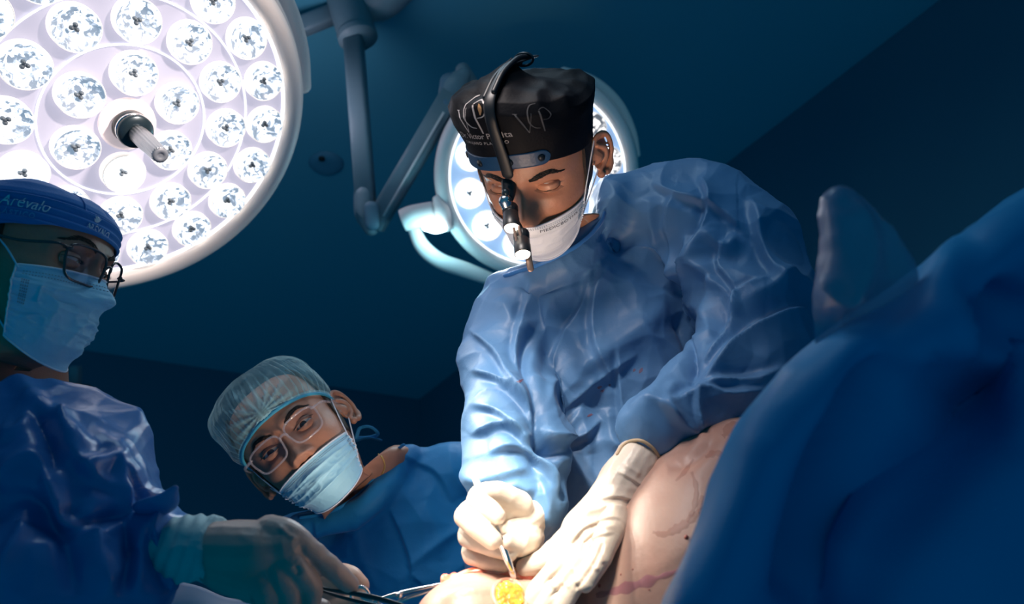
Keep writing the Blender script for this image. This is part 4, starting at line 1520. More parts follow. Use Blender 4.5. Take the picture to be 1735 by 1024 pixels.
# right arm (on the left in view)
g.tube([P(925, 500, 1.14), P(872, 538, 1.12), P(862, 600, 1.07), P(868, 670, 1.01), P(880, 735, 0.96), P(888, 800, 0.92), P(918, 862, 0.885)],
       [0.062, 0.068, 0.064, 0.062, 0.066, 0.066, 0.048], n=28, sub=5)
ST = [
    # torso: creases radiating from the neck and the arm pit
    ([(905, 470), (888, 520), (872, 590), (880, 640)], 9, 0.0088, 'pleat'),
    ([(960, 470), (920, 560), (892, 640), (905, 720)], 12, 0.0075, 'ridge'),
    ([(1000, 455), (985, 520), (940, 600), (925, 690)], 10, 0.0075, 'pleat'),
    ([(1020, 440), (1005, 520), (1010, 590), (1040, 650)], 12, 0.0112, 'pleat'),
    ([(1000, 450), (1002, 490), (1040, 440)], 8, 0.0088, 'ridge'),
    ([(1040, 430), (1085, 420), (1140, 440), (1170, 480)], 10, 0.0125, 'ridge'),
    ([(1140, 320), (1130, 380), (1150, 440), (1165, 500)], 12, 0.0125, 'pleat'),
    ([(1095, 330), (1110, 400), (1160, 470)], 10, 0.0088, 'ridge'),
    ([(1020, 350), (1040, 400), (1100, 470), (1170, 505)], 12, -0.0100, 'ridge'),
    ([(960, 655), (1020, 600), (1085, 555), (1130, 515)], 20, 0.0150, 'soft'),
    ([(950, 700), (1010, 650), (1080, 600)], 14, 0.0100, 'pleat'),
    ([(1010, 640), (980, 700), (955, 740)], 8, 0.0075, 'ridge'),
    ([(1045, 590), (1050, 660), (1058, 730), (1070, 760)], 8, 0.0075, 'pleat'),
    ([(1150, 530), (1170, 580), (1172, 640)], 10, -0.0175, 'ridge'),
    ([(1090, 560), (1120, 620), (1110, 690), (1065, 720)], 12, 0.0075, 'ridge'),
    ([(905, 715), (930, 745), (985, 740), (1020, 710)], 12, 0.0150, 'pleat'),
    ([(900, 740), (915, 765), (960, 770)], 10, -0.0175, 'soft'),
    ([(985, 690), (995, 740), (1000, 770)], 9, 0.0075, 'ridge'),
    ([(1030, 690), (1035, 740), (1055, 765)], 11, 0.0100, 'ridge'),
    ([(845, 505), (870, 545), (905, 560)], 10, 0.0075, 'ridge'),
    ([(800, 560), (840, 600), (870, 660), (905, 700)], 9, 0.0100, 'pleat'),
    ([(806, 630), (850, 650), (890, 690), (905, 735)], 10, 0.0125, 'pleat'),
    # division between the right arm and the trunk
    ([(905, 560), (885, 620), (903, 690), (915, 750), (955, 800), (962, 850)], 9, -0.0200, 'ridge'),
    # right sleeve: slack folds
    ([(806, 740), (850, 722), (890, 738)], 12, 0.0112, 'pleat'),
    ([(835, 770), (880, 760), (925, 790), (950, 835)], 12, 0.0125, 'pleat'),
    ([(800, 795), (830, 810), (870, 800), (900, 790)], 9, 0.0100, 'ridge'),
    ([(812, 690), (850, 705), (905, 765)], 10, 0.0100, 'pleat'),
    ([(850, 835), (880, 822), (905, 840)], 9, 0.0100, 'ridge'),
    ([(905, 790), (925, 850), (930, 900)], 10, 0.0100, 'ridge'),
    ([(870, 740), (905, 790), (915, 840)], 9, -0.0088, 'ridge'),
# left shoulder and sleeve
    ([(1100, 300), (1150, 330), (1210, 350), (1270, 400)], 12, 0.0100, 'pleat'),
    ([(1185, 290), (1200, 340), (1190, 400), (1170, 450)], 11, 0.0125, 'pleat'),
    ([(1165, 400), (1175, 470), (1168, 540), (1175, 600)], 10, 0.0175, 'step'),
    ([(1195, 390), (1235, 425), (1250, 400)], 9, 0.0125, 'ridge'),
    ([(1195, 390), (1190, 440), (1215, 480), (1195, 530), (1205, 570)], 10, 0.0150, 'ridge'),
    ([(1210, 480), (1235, 500), (1250, 540)], 9, 0.0112, 'ridge'),
    ([(1240, 400), (1225, 450), (1250, 500), (1235, 560)], 10, 0.0100, 'pleat'),
    ([(1270, 330), (1290, 420), (1330, 500)], 14, 0.0125, 'pleat'),
    ([(1300, 480), (1250, 510), (1225, 560), (1190, 600)], 11, 0.0125, 'pleat'),
    ([(1370, 520), (1300, 545), (1240, 580), (1190, 640)], 14, 0.0175, 'pleat'),
    ([(1345, 460), (1300, 500), (1260, 520)], 10, 0.0100, 'ridge'),
    ([(1330, 620), (1280, 640), (1210, 640), (1150, 670)], 12, 0.0112, 'pleat'),
    ([(1300, 660), (1240, 665), (1190, 655), (1120, 700)], 10, 0.0100, 'pleat'),
    ([(1150, 640), (1135, 680), (1145, 720)], 8, 0.0088, 'ridge'),
    ([(1080, 705), (1120, 690), (1160, 720), (1190, 735)], 8, 0.0088, 'ridge'),
    ([(1185, 640), (1180, 690), (1190, 730)], 8, 0.0075, 'pleat'),
]
gown = cloth_obj('surgical_gown', g, 'gown', S, voxel=0.0055, smooth=8, subdiv=1, strokes=ST, cr=(4, .0030), cr2=(12, .0008), fac=((.12, .0100, 3), (.060, .0035, 8)), seed=1.3)
# neck binding of the gown
pk = Pick(gown)
gm = mat('gown_smear', (0.34, 0.13, 0.16), 0.5, alpha=0.5)
rs_ = random.Random(12)
for cx_, cy_, n_, sp in ((1020, 660, 5, 16), (1080, 628, 2, 7), (885, 645, 3, 5), (1003, 705, 2, 8)):
    mb = MB()
    for k in range(n_):
        x, y = cx_ + (rs_.random() - .5) * 2 * sp, cy_ + (rs_.random() - .5) * sp
        a = -0.6 + (rs_.random() - .5)
        L_, w_ = 4 + rs_.random() * 7, 1.0 + rs_.random() * 1.6
        g_ = []
        for i in range(7):
            t = i / 6 - .5
            ww = w_ * math.cos(t * 2.8) + .2
            g_.append([pk(x + L_ * t * math.cos(a) - s_ * ww * math.sin(a), y + L_ * t * math.sin(a) + s_ * ww * math.cos(a), 0.0006) for s_ in (-1, 0, 1)])
        mb.grid(g_)
    mb.build('blood_smear', gm, gown)
nk = [pk(x, y, 0.001, 1.09) for x, y in [(1024, 362), (1018, 376), (1000, 398), (974, 419), (943, 436), (910, 450), (880, 460), (856, 468)]]
MB().tube(nk, 0.0042, n=12, sub=8, flat=0.6).build('neck_binding', 'hem', S)
#@@HANDS
# ---- the surgeon's gloved hands
def glove(name, chains, m, parent, voxel=0.0014, smooth=5, strokes=(), cr=(30, 0.0006), subdiv=0, seed=0.0):
    g = MB()
    for pts, rad, fl in chains:
        g.tube([P(*p) for p in pts], rad, n=18, sub=5, flat=fl)
    me = remeshed(g, voxel, smooth, subdiv)
    co, nr = getv(me), getn(me)
    d = folds(co, nr, strokes) + crumple(co, cr[0], cr[1], None, seed, 2)
    setv(me, co + nr * d[:, None] - org(parent))
    return finish(name, me, m, parent)

def R_(px, d):
    return px * d / F
# right hand, a fist round the scalpel (left in view)
glove('glove', [
    ([(912, 862, .875), (900, 876, .86), (882, 890, .84), (862, 902, .825)], [.024, .028, .030, .026], 0.85),
    ([(888, 898, .845), (874, 920, .82), (852, 938, .81), (832, 948, .80)], [.027, .028, .024, .016], 0.9),
    ([(880, 858, .83), (846, 838, .812), (815, 838, .795), (806, 852, .785)], [.018, .0145, .0125, .012], 1.0),
    ([(806, 848, .785), (828, 862, .772), (843, 876, .765)], [.012, .0115, .0095], 1.0),
    ([(862, 868, .83), (826, 862, .808), (797, 864, .79), (787, 876, .782)], [.018, .0140, .0120, .012], 1.0),
    ([(787, 874, .782), (810, 893, .766), (835, 916, .756)], [.0128, .0130, .0110], 1.0),
    ([(860, 890, .83), (822, 890, .808), (794, 900, .792), (792, 912, .787)], [.016, .0125, .011, .011], 1.0),
    ([(792, 910, .787), (822, 923, .774), (864, 938, .768)], [.0115, .0105, .009], 1.0),
    ([(860, 915, .83), (822, 922, .812), (798, 932, .798), (798, 942, .794)], [.016, .012, .010, .010], 1.0),
    ([(798, 942, .794), (822, 950, .784), (852, 958, .780)], [.0105, .010, .009], 1.0),
    ([(898, 912, .835), (888, 922, .80), (872, 925, .775), (858, 918, .765)], [.018, .014, .011, .0095], 1.0),
], 'glove', S, strokes=[([(845, 862), (855, 880), (852, 900)], 3, -.0015, 'ridge'), ([(880, 945), (892, 920), (895, 890)], 4, .0012, 'ridge'), ([(812, 880), (818, 890)], 3, -.001, 'ridge')])
# left hand and wrist pressing on the body (right in view)
glove_l = glove('glove', [
    ([(1084, 778, .857), (1076, 792, .852), (1058, 818, .845), (1040, 850, .835), (1015, 885, .82), (992, 915, .805), (975, 940, .795)], [.0350, .0360, .0375, .0380, .0390, .0390, .030], 0.8),
    ([(1040, 880, .800), (1030, 912, .772), (1018, 945, .752), (1002, 972, .742), (990, 990, .738)], [.020, .0150, .0115, .0105, .0095], 1.0),
    ([(1020, 905, .80), (1004, 945, .768), (984, 975, .752), (966, 1000, .744), (948, 1030, .738)], [.020, .0150, .0120, .0112, .0105], 1.0),
    ([(1000, 915, .80), (980, 950, .770), (956, 985, .754), (936, 1008, .746), (915, 1034, .740)], [.020, .0155, .0122, .0115, .0108], 1.0),
    ([(980, 915, .80), (958, 950, .775), (932, 978, .760), (912, 1000, .752), (900, 1022, .746)], [.020, .0150, .0120, .0112, .010], 1.0),
    ([(985, 905, .805), (958, 925, .80), (928, 945, .79), (905, 958, .785), (888, 962, .782)], [.022, .018, .0135, .0115, .010], 1.0),
], 'glove', S, strokes=[
    ([(1048, 800), (1075, 815), (1090, 828)], 4, .0030, 'pleat'), ([(1058, 788), (1085, 805)], 4, .0022, 'ridge'), ([(1020, 845), (1050, 842), (1078, 850)], 4, .0028, 'pleat'),
    ([(1000, 870), (1030, 858), (1062, 862)], 4, .0025, 'ridge'), ([(965, 925), (990, 895), (1030, 880), (1052, 880)], 4, .0030, 'pleat'), ([(975, 940), (1000, 905), (1045, 892)], 4, .0028, 'ridge'),
    ([(962, 900), (985, 875), (1012, 862)], 4, .0022, 'ridge'), ([(995, 935), (1010, 912), (1040, 903)], 4, .0026, 'pleat'),
    ([(1015, 940), (1022, 955)], 3, .0018, 'ridge'), ([(1000, 958), (1014, 966)], 3, .0018, 'ridge'), ([(966, 962), (984, 976)], 3, .0018, 'ridge'), ([(950, 985), (966, 996)], 3, .0018, 'ridge'), ([(928, 985), (946, 1000)], 3, .0018, 'ridge'), ([(975, 990), (990, 978)], 3, .0015, 'ridge'),
    ([(1022, 920), (1004, 958), (975, 1000)], 3, -.0045, 'ridge'), ([(1002, 925), (978, 962), (950, 996), (930, 1015)], 3, -.0045, 'ridge'), ([(978, 930), (952, 964), (922, 992)], 3, -.004, 'ridge')],
    cr=(34, 0.0008), seed=4)
# rolled edge of that glove
pk = Pick(glove_l, gown)
a_ = [pk(x, y, 0.0005, .85) for x, y in [(1046, 770), (1054, 757), (1068, 748), (1086, 747), (1102, 756), (1114, 770), (1121, 786)]]
MB().tube(a_, 0.0022, n=10, sub=6).build('glove_edge', mat('glove_rim', (0.50, 0.36, 0.22), 0.45), S)

# ---- scalpel (pencil grip) held in the fist
kn = root('scalpel', 'thin steel surgical knife held upright in the brightly lit gloved fist', 'surgical knife', P(872, 985, .765))
MB().tube([P(803, 808, .795), P(812, 828, .790), P(826, 862, .780), P(847, 916, .762)], [.0036, .0050, .0050, .0048], n=14, sub=4, flat=0.8).build('handle', 'pen', kn)
MB().tube([P(846, 914, .760), P(852, 928, .760), P(860, 950, .761), P(866, 966, .762)], [.0050, .0048, .0046, .0036], n=14, sub=4, flat=0.5).build('blade_holder', 'steel', kn)
MB().tube([P(865, 963, .762), P(869, 975, .763), P(873, 986, .764)], [.0038, .0034, .0008], n=12, sub=4, flat=0.25).build('blade', 'steel', kn)

# ================================================================== the patient
PT = root('person', 'patient lying with bare skin exposed under the gloved hands, smudged with blood', 'person', P(1100, 1100, .80))
g = MB()
g.tube([P(1400, 760, .96), P(1330, 810, .93), P(1245, 855, .86), P(1195, 930, .83), P(1178, 1010, .81), P(1160, 1120, .80)], [.085, .100, .108, .118, .128, .14], n=40, sub=6)
g.tube([P(1220, 1160, .84), P(1060, 1150, .835), P(950, 1118, .81), P(850, 1094, .775), P(790, 1082, .76), P(740, 1110, .755)], [.12, .110, .094, .078, .066, .05], n=40, sub=6)
g.ball(P(1262, 770, .89), .052, 24)
me = remeshed(g, 0.004, 30, 1)
co, nr = getv(me), getn(me)
d = folds(co, nr, [([(1130, 792), (1165, 784), (1195, 760), (1215, 735)], 12, -.006, 'soft'), ([(745, 1015), (800, 1000), (870, 1000), (940, 990)], 10, .004, 'soft')]) + crumple(co, 6, 0.0012, None, 3)
setv(me, co + nr * d[:, None] - org(PT))
pb = finish('body', me, 'patient', PT)
bvp = BVHTree.FromPolygons([tuple(v) for v in co + nr * d[:, None]], [tuple(p.vertices) for p in me.polygons])
def on_patient(px, py, off=0.0008):
    o = CAM
    dr = _n(ROT @ _k(px, py))
    hh = bvp.ray_cast(Vector(o), Vector(dr))
    return (np.array(hh[0]) - dr * off) if hh[0] is not None else P(px, py, .78)
# blood smears: thin irregular films on the skin
def smear(pts, w, name='blood_smear', m='blood', parent=PT):
    mb = MB()
    pl = spline([[a, b, 0] for a, b in pts], 8)
    g = []
    for i, p in enumerate(pl):
        q = _n(np.array(pl[min(i + 1, len(pl) - 1)]) - np.array(pl[max(i - 1, 0)]))
        nrm = np.array([-q[1], q[0]])
        t = i / (len(pl) - 1)
        ww = 1.7 * w * (0.35 + 0.65 * math.sin(math.pi * min(max(t, .05), .95))) * (0.7 + 0.6 * noise.noise(Vector((i * 0.35, w, 1))) )
        g.append([on_patient(p[0] + nrm[0] * ww * s_, p[1] + nrm[1] * ww * s_, 0.0006 if abs(s_) < 1 else 0.0001) for s_ in (-1, -.5, 0, .5, 1)])
    mb.grid(g)
    return mb.build(name, m, parent)
M['smear'] = mat('smear', (0.48, 0.20, 0.15), 0.3, alpha=0.24)
M['violet'] = mat('skin_marker', (0.42, 0.10, 0.22), 0.5, alpha=0.35)
smear([(1106, 902), (1125, 906), (1148, 896), (1165, 885), (1182, 868), (1190, 840)], 6, m='smear')
smear([(1165, 885), (1176, 860), (1180, 830), (1172, 800)], 4, m='smear')
smear([(1182, 868), (1200, 860), (1215, 835), (1222, 800)], 8, m='smear')
smear([(1145, 815), (1160, 800), (1175, 778)], 3, m='smear')
smear([(1225, 740), (1240, 726), (1262, 722)], 9, m='smear')
smear([(1195, 775), (1215, 768), (1235, 780)], 5, m='smear')
smear([(1010, 1010), (1050, 1000), (1100, 985), (1150, 968)], 7, name='skin_mark', m='violet')
for x, y, r_ in ((1163, 911, 3.5), (1016, 993, 3), (1052, 974, 1.5), (1072, 965, 1.5), (1100, 1000, 1.2)):
    MB().ball(on_patient(x, y, 0.0), r_ * .8 / F, 10).build('skin_spot', 'blood', PT)
# open wound with yellow fat
mb = MB()
rr = random.Random(3)
for k in range(90):
    a, q = rr.random() * 6.28, math.sqrt(rr.random())
    x, y = 864 + 22 * q * math.cos(a) + 4 * q * math.sin(a), 1012 + 24 * q * math.sin(a)
    mb.ball(on_patient(x, y, 0.001), (0.0022 + rr.random() * 0.0026), 7)
me = remeshed(mb, 0.0008, 2)
setv(me, getv(me) - org(PT))
finish('fat_tissue', me, 'fat', PT)
ed = [on_patient(864 + 28 * math.cos(a) + 5 * math.sin(a), 1012 + 29 * math.sin(a), 0.001) for a in np.linspace(0, 2 * math.pi, 22, endpoint=False)]
MB().tube(ed, 0.0028, n=10, sub=4, closed=True).build('wound_edge', mat('wound_lip', (0.72, 0.36, 0.26), 0.3, sss=0.1), PT)
# lifted skin edge held by the clamp
mb = MB()
mb.tube([P(755, 992, .79), P(772, 984, .785), P(800, 974, .785), P(835, 972, .785), P(870, 976, .785), P(900, 985, .785)], [.0045, .0075, .009, .010, .011, .010], n=14, sub=5, flat=0.8)
for k in range(26):
    mb.ball(P(750 + rr.random() * 26, 974 + rr.random() * 20, .782 + rr.random() * .008), 0.002 + rr.random() * 0.0022, 8)
mb.tube([P(752, 1000, .79), P(775, 1000, .785), P(810, 996, .78), P(860, 996, .775)], [.003, .007, .010, .012], n=14, sub=5)
me = remeshed(mb, 0.001, 3)
setv(me, getv(me) - org(PT))
finish('skin_flap', me, mat('raw_skin', (0.80, 0.38, 0.26), 0.25, coat=0.5, col2=(0.72, 0.12, 0.06), vscale=60), PT)

# ================================================================== the assistant, centre
A = root('person', 'assistant with tilted head, clear glasses and pale blue bouffant cap, looking out', 'person', P(640, 1020, 1.25))
h2 = Head(P(505, 746, 1.185), (.069, .251, .966), (-.691, .71, -.135), 1.05)
h2.open_up, h2.open_lo = 16, -14
h2.zsquash = 0.86
ax, ay, az = h2.A
nb = [(P(618, 794, 1.215), ax, ay, .062, .058), (P(652, 794, 1.235), ax * .9 + cdir((-.2, 0, 0)), ay, .060, .055), (P(672, 870, 1.31), cdir((-.94, -.34, 0)), cdir((0, 0, 1)), .070, .050),
      (P(680, 930, 1.28), cdir((-.96, -.25, 0)), cdir((0, 0, 1)), .12, .07), (P(680, 1040, 1.28), cdir((-1, 0, 0)), cdir((0, 0, 1)), .10, .07)]
mb = h2.body_mesh(nb, None)
bv = bvh_of(mb)
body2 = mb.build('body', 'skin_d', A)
h2.eyes(A, 0.02, -0.14)
h2.brows(A, bv, 0.002)
h2.lashes(A, 16)
g = h2.shell(None, 0.003, -0.045, 0.10, math.radians(76), math.radians(284), 30, 90)
solid(g, h2.shell(None, -0.002, -0.045, 0.10, math.radians(76), math.radians(284), 30, 90)).build('hair', 'brow', A)
g = h2.shell(None, 0.0025, 0.055, 0.117, -math.pi, math.pi, 30, 90)
mask, on = make_mask(h2, bv, A, 'mask_b', z_top=-0.052, z_bot=-0.128, span=72, pleats=3, seed=5.0, top_drop=-0.002, wr=0.0028, side_rise=0.020)
ear_loops(h2, on, mask)

# bouffant net cap
def bouff(off=0.0, nz=90, nph=260):
    g = np.zeros((nz, nph, 3))
    pl = np.zeros((nz, nph))
    T = np.array([(.137, .004, -.006, .005), (.135, .038, -.048, .036), (.128, .062, -.076, .060), (.113, .082, -.102, .078), (.090, .095, -.117, .090), (.064, .098, -.120, .0935), (.045, .0965, -.116, .0925), (.034, .0945, -.110, .0870), (.028, .0935, -.107, .0835)])
    for i in range(nz):
        for j in range(nph):
            ph = 2 * math.pi * j / nph
            tt = i / (nz - 1)
            lo = 0.038 - 0.050 * (0.5 - 0.5 * math.cos(ph)) ** 1.2
            zt = .137 + (.028 - .137) * (tt * 0.6 + tt ** 1.5 * 0.4)
            f, b, w_ = h2.ring(zt, T)
            q = h2.pt(f + off, b - off, w_ + off, zt, ph, 0.95)
            # push the rim down behind the ears
            q[2] += (lo - 0.028) * tt ** 2.2
            k = 46
            amp = 0.0035 * math.sin(math.pi * min(1, max(0, tt))) ** 0.5 * min(1, (tt) * 3)
            rad = noise.noise(Vector((q * 24))) * 0.006 * math.sin(math.pi * tt)
            w1 = math.sin(k * ph + 2.5 * noise.noise(Vector((q * 18)))) 
            q2 = q * (1 + (amp * (abs(w1) - 0.4) + rad) / 0.1)
            # gathered knot at the forehead
            dx = ph if ph < math.pi else ph - 2 * math.pi
            dk = math.hypot((dx - 0.02) * 0.09, (zt - 0.040)) / 0.018
            q2[1] += 0.006 * math.exp(-dk ** 2) + 0.0025 * math.cos(14 * math.atan2(zt - 0.040, dx * 0.09)) * math.exp(-(dk - 1.6) ** 2)
            g[i, j] = h2.w(q2)
            star = 0.30 * math.exp(-dk ** 2 / 5) + 0.25 * max(0, math.cos(14 * math.atan2(zt - 0.040, dx * 0.09))) * math.exp(-(dk - 1.8) ** 2 / 3)
            pl[i, j] = 0.17 + 0.24 * (max(0, w1) ** 2) * min(1, tt * 1.3) + (0.45 if tt > 0.965 else 0) + star + 0.12 * max(0, noise.noise(Vector(q * 40)))
    return g, pl
g, pl = bouff()
mb = MB().grid(g, closed_v=True)
cap2 = mb.build('bouffant_cap', 'net', A, fix=False)
at = cap2.data.attributes.new('pleat', 'FLOAT', 'POINT')
at.data.foreach_set('value', pl.ravel())
rim = [g[-1, j] for j in range(0, g.shape[1], 5)]
MB().tube(rim, 0.0026, n=8, sub=2, closed=True).build('elastic_edge', mat('elastic', (0.06, 0.42, 0.62), 0.6), cap2)
spectacles(h2, 'frame_c', 'clear plastic framed glasses on the assistant in the bouffant cap', near_y=0.100, w_=0.0265, h_=0.0200, zc=-0.008, thick=0.0017, drop=0.12)
# green spark of a coated lens is a real reflection of a monitor, left out

g = MB()
loft(g, [ring(640, 838, 1.25, 62, .062, 38), ring(660, 852, 1.265, 120, .08, 32), ring(668, 882, 1.28, 168, .10, 27), ring(668, 940, 1.29, 190, .12, 20), ring(655, 1010, 1.28, 200, .13, 12), ring(650, 1120, 1.26, 205, .13, 5)])
g.tube([P(690, 840, 1.28), P(750, 812, 1.28), P(800, 822, 1.32), P(838, 890, 1.40), P(845, 1010, 1.44)], [.062, .074, .078, .076, .07], n=26)
g.tube([P(600, 905, 1.27), P(520, 940, 1.25), P(478, 985, 1.2), P(470, 1080, 1.1)], [.060, .068, .070, .062], n=26)
g.tube([P(730, 785, 1.29), P(694, 772, 1.25), P(664, 812, 1.215), P(628, 850, 1.185), P(570, 882, 1.18), P(508, 894, 1.19)], [.030, .026, .024, .024, .024, .022], n=18)
ST2 = [([(665, 765), (700, 780), (740, 800), (770, 850)], 10, .006, 'pleat'), ([(760, 745), (765, 790), (790, 840)], 10, .006, 'ridge'), ([(660, 860), (680, 900), (700, 960), (690, 1010)], 9, .007, 'pleat'),
       ([(690, 960), (740, 920), (790, 890)], 8, .006, 'ridge'), ([(700, 970), (730, 1000), (760, 1020)], 7, .006, 'pleat'), ([(600, 880), (615, 940), (640, 1000)], 10, .005, 'soft'), ([(530, 880), (545, 930), (590, 980)], 10, .006, 'pleat'),
       ([(720, 850), (740, 900), (745, 950)], 9, .004, 'ridge'), ([(505, 880), (520, 920), (515, 960)], 9, .006, 'ridge')]
gown2 = cloth_obj('surgical_gown', g, 'gown_b', A, voxel=0.006, smooth=9, subdiv=1, strokes=ST2, cr=(5, .0030), cr2=(15, .0010), seed=8.1, fac=((.11, .006, 5),))
pk = Pick(gown2)
nk = [pk(x, y, 0.001, 1.2) for x, y in [(684, 754), (666, 768), (650, 792), (632, 814), (610, 836), (580, 858), (545, 872), (510, 878)]]
MB().tube(nk, 0.0034, n=12, sub=8, flat=0.6).build('neck_binding', 'gown_b', A)
mb = MB()
mb.tube([P(604, 742, 1.26), P(610, 726, 1.26), P(628, 724, 1.26), P(640, 736, 1.27), P(622, 742, 1.27), P(600, 742, 1.27)], 0.0035, n=10, sub=6, flat=0.4)
mb.tube([P(602, 748, 1.27), P(622, 742, 1.27), P(645, 746, 1.27)], 0.0035, n=10, sub=6, flat=0.4)
mb.build('gown_tie', 'gown_b', A)
nc = root('necklace', 'thin gold chain round the neck of the assistant in the bouffant cap', 'necklace', P(645, 765, 1.19))
mb = MB()
pk = Pick(body2, gown2)
ch = spline([pk(x, y, 0.0012, 1.2) for x, y in [(641, 770), (646, 774), (650, 780), (652, 788), (651, 796), (647, 804)]], 7)
for i in range(len(ch) - 1):
    t = _n(ch[i + 1] - ch[i])
    mb.ball((ch[i] + ch[i + 1]) / 2, (0.0014, 0.0014, 0.0016), 6)
mb.build('chain', 'gold', nc)
# his fingers by the clamp
glove('glove', [
    ([(520, 985, .86), (556, 978, .84), (590, 980, .825), (612, 992, .82)], [.020, .018, .0145, .011], 1.0),
    ([(520, 1010, .86), (556, 1010, .84), (580, 1014, .82)], [.018, .015, .011], 1.0),
    ([(530, 1040, .85), (570, 1030, .82), (598, 1020, .808), (612, 1016, .805)], [.018, .0135, .0105, .009], 1.0),
], mat('glove_pink', (0.62, 0.40, 0.30), 0.4, sss=0.1), A)

# ================================================================== the man at the left edge
B = root('person', 'man at the left edge in embroidered blue cap, dark glasses and pale blue mask', 'person', P(60, 1020, .90))
h3 = Head(P(44, 447, .886), (.997, -.063, -.041), (.05, .962, -.268), 1.05)
h3.open_up, h3.open_lo = 8, -12
h3.zsquash = 0.60
fr, nr_ = cdir((1, -.05, 0)), cdir((0, 0, 1))
nb = [(P(40, 560, .915), nr_, fr, .062, .060), (P(22, 612, .935), nr_, cdir((.92, .38, 0)), .068, .066), (P(-10, 680, .95), cdir((-.1, 0, 1)), cdir((.85, .5, 0)), .11, .075),
      (P(-40, 780, .96), cdir((-.1, 0, 1)), cdir((1, .2, 0)), .13, .09), (P(-60, 1000, .95), nr_, fr, .11, .08)]
mb = h3.body_mesh(nb, None)
bv = bvh_of(mb)
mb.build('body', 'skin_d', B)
h3.eyes(B, -0.35, -0.30)
h3.brows(B, bv)
h3.lashes(B, 8)
g = h3.shell(None, 0.003, -0.045, 0.05, math.radians(80), math.radians(280), 30, 90)
solid(g, h3.shell(None, -0.002, -0.045, 0.05, math.radians(80), math.radians(280), 30, 90)).build('hair', 'brow', B)
mask, on = make_mask(h3, bv, B, 'mask_b', z_top=-0.016, z_bot=-0.130, span=70, pleats=3, seed=9.0, top_drop=0.006, wr=0.0048, side_rise=0.030)
ear_loops(h3, on, mask, 'mask_b')
CB = np.array([(.092, .006, -.008, .006), (.0905, .038, -.050, .038), (.086, .062, -.076, .060), (.078, .078, -.096, .075), (.068, .0875, -.106, .0830), (.060, .0920, -.110, .0855),
               (.0570, .0935, -.112, .0865), (.040, .0940, -.111, .0855), (.030, .0935, -.109, .0850), (.010, .0925, -.106, .0835)])
def cb(ph, z, off=0.0):
    f, b, w_ = h3.ring(z, CB)
    q = h3.pt(f + off, b - off, w_ + off, z, ph)
    t = max(0, (z - 0.058) / 0.05)
    n1 = noise.noise(Vector(q * 22)) * 0.006 * min(1, t * 1.5) + 0.0012 * math.sin(z * 700 + 3 * noise.noise(Vector(q * 15))) * (z < 0.062) * (z > 0.02)
    seam = -0.0035 * math.exp(-((q[0]) / 0.004) ** 2) * (z > 0.066)
    return h3.w(q * (1 + (n1 + seam) / 0.095))
def cb_grid(off):
    g = np.zeros((80, 180, 3))
    for i in range(80):
        for j in range(180):
            ph = 2 * math.pi * j / 180
            lo = 0.034 - 0.030 * (0.5 - 0.5 * math.cos(ph))
            g[i, j] = cb(ph, .092 + (lo - .092) * (i / 79) ** 0.8, off)
    return g
cap3 = solid(cb_grid(0), cb_grid(-0.0015), closed_v=True).build('surgical_cap', 'cap_b', B)
MB().tube([cb(2 * math.pi * j / 60, 0.0580, 0.0008) for j in range(60)], 0.0010, n=6, sub=2, closed=True).build('band_seam', 'cap_b', cap3)
MB().tube([cb(math.radians(28), z, 0.001) for z in np.linspace(0.058, 0.088, 10)], 0.0009, n=6, sub=2).build('crown_seam', 'cap_b', cap3)
def cb_place(ph0, z0, tilt=0.0):
    c_, s_ = math.cos(tilt), math.sin(tilt)
    def f_(x, y):
        x, y = x * c_ - y * s_, x * s_ + y * c_
        return cb(ph0 - x / 0.100, z0 + y, 0.0014)
    return f_
letters('embroidery', 'd Arévalo', 0.0170, cb_place(math.radians(73), 0.0435, -0.02), 'white_thread', cap3, shear=0.35)
letters('embroidery', 'PLÁSTICO', 0.0085, cb_place(math.radians(74), 0.0325, -0.02), 'blue_thread', cap3, spacing=1.2)
letters('embroidery', 'ARÉVALO', 0.0095, cb_place(math.radians(14), 0.038, 0.0), 'white_thread', cap3)
mb = MB()
pl_ = cb_place(math.radians(17), 0.050)
for a0, L_ in ((100, .010), (130, .009), (70, .009), (155, .007), (45, .007)):
    a = math.radians(a0)
    p = [pl_(L_ * t * math.cos(a) + w_ * math.sin(a), L_ * t * math.sin(a) - w_ * math.cos(a)) for t, w_ in ((0, 0), (.5, .0012), (1, 0), (.5, -.0012))]
    mb.add(np.array(p), [(0, 1, 2, 3)])
mb.build('emblem', 'white_thread', cap3, smooth=False, fix=False)
spectacles(h3, 'frame_k', 'dark framed glasses on the man in the embroidered blue cap', near_y=0.0985, w_=0.0265, h_=0.0220, zc=-0.008, thick=0.0016, drop=0.10, wrapk=4.6)

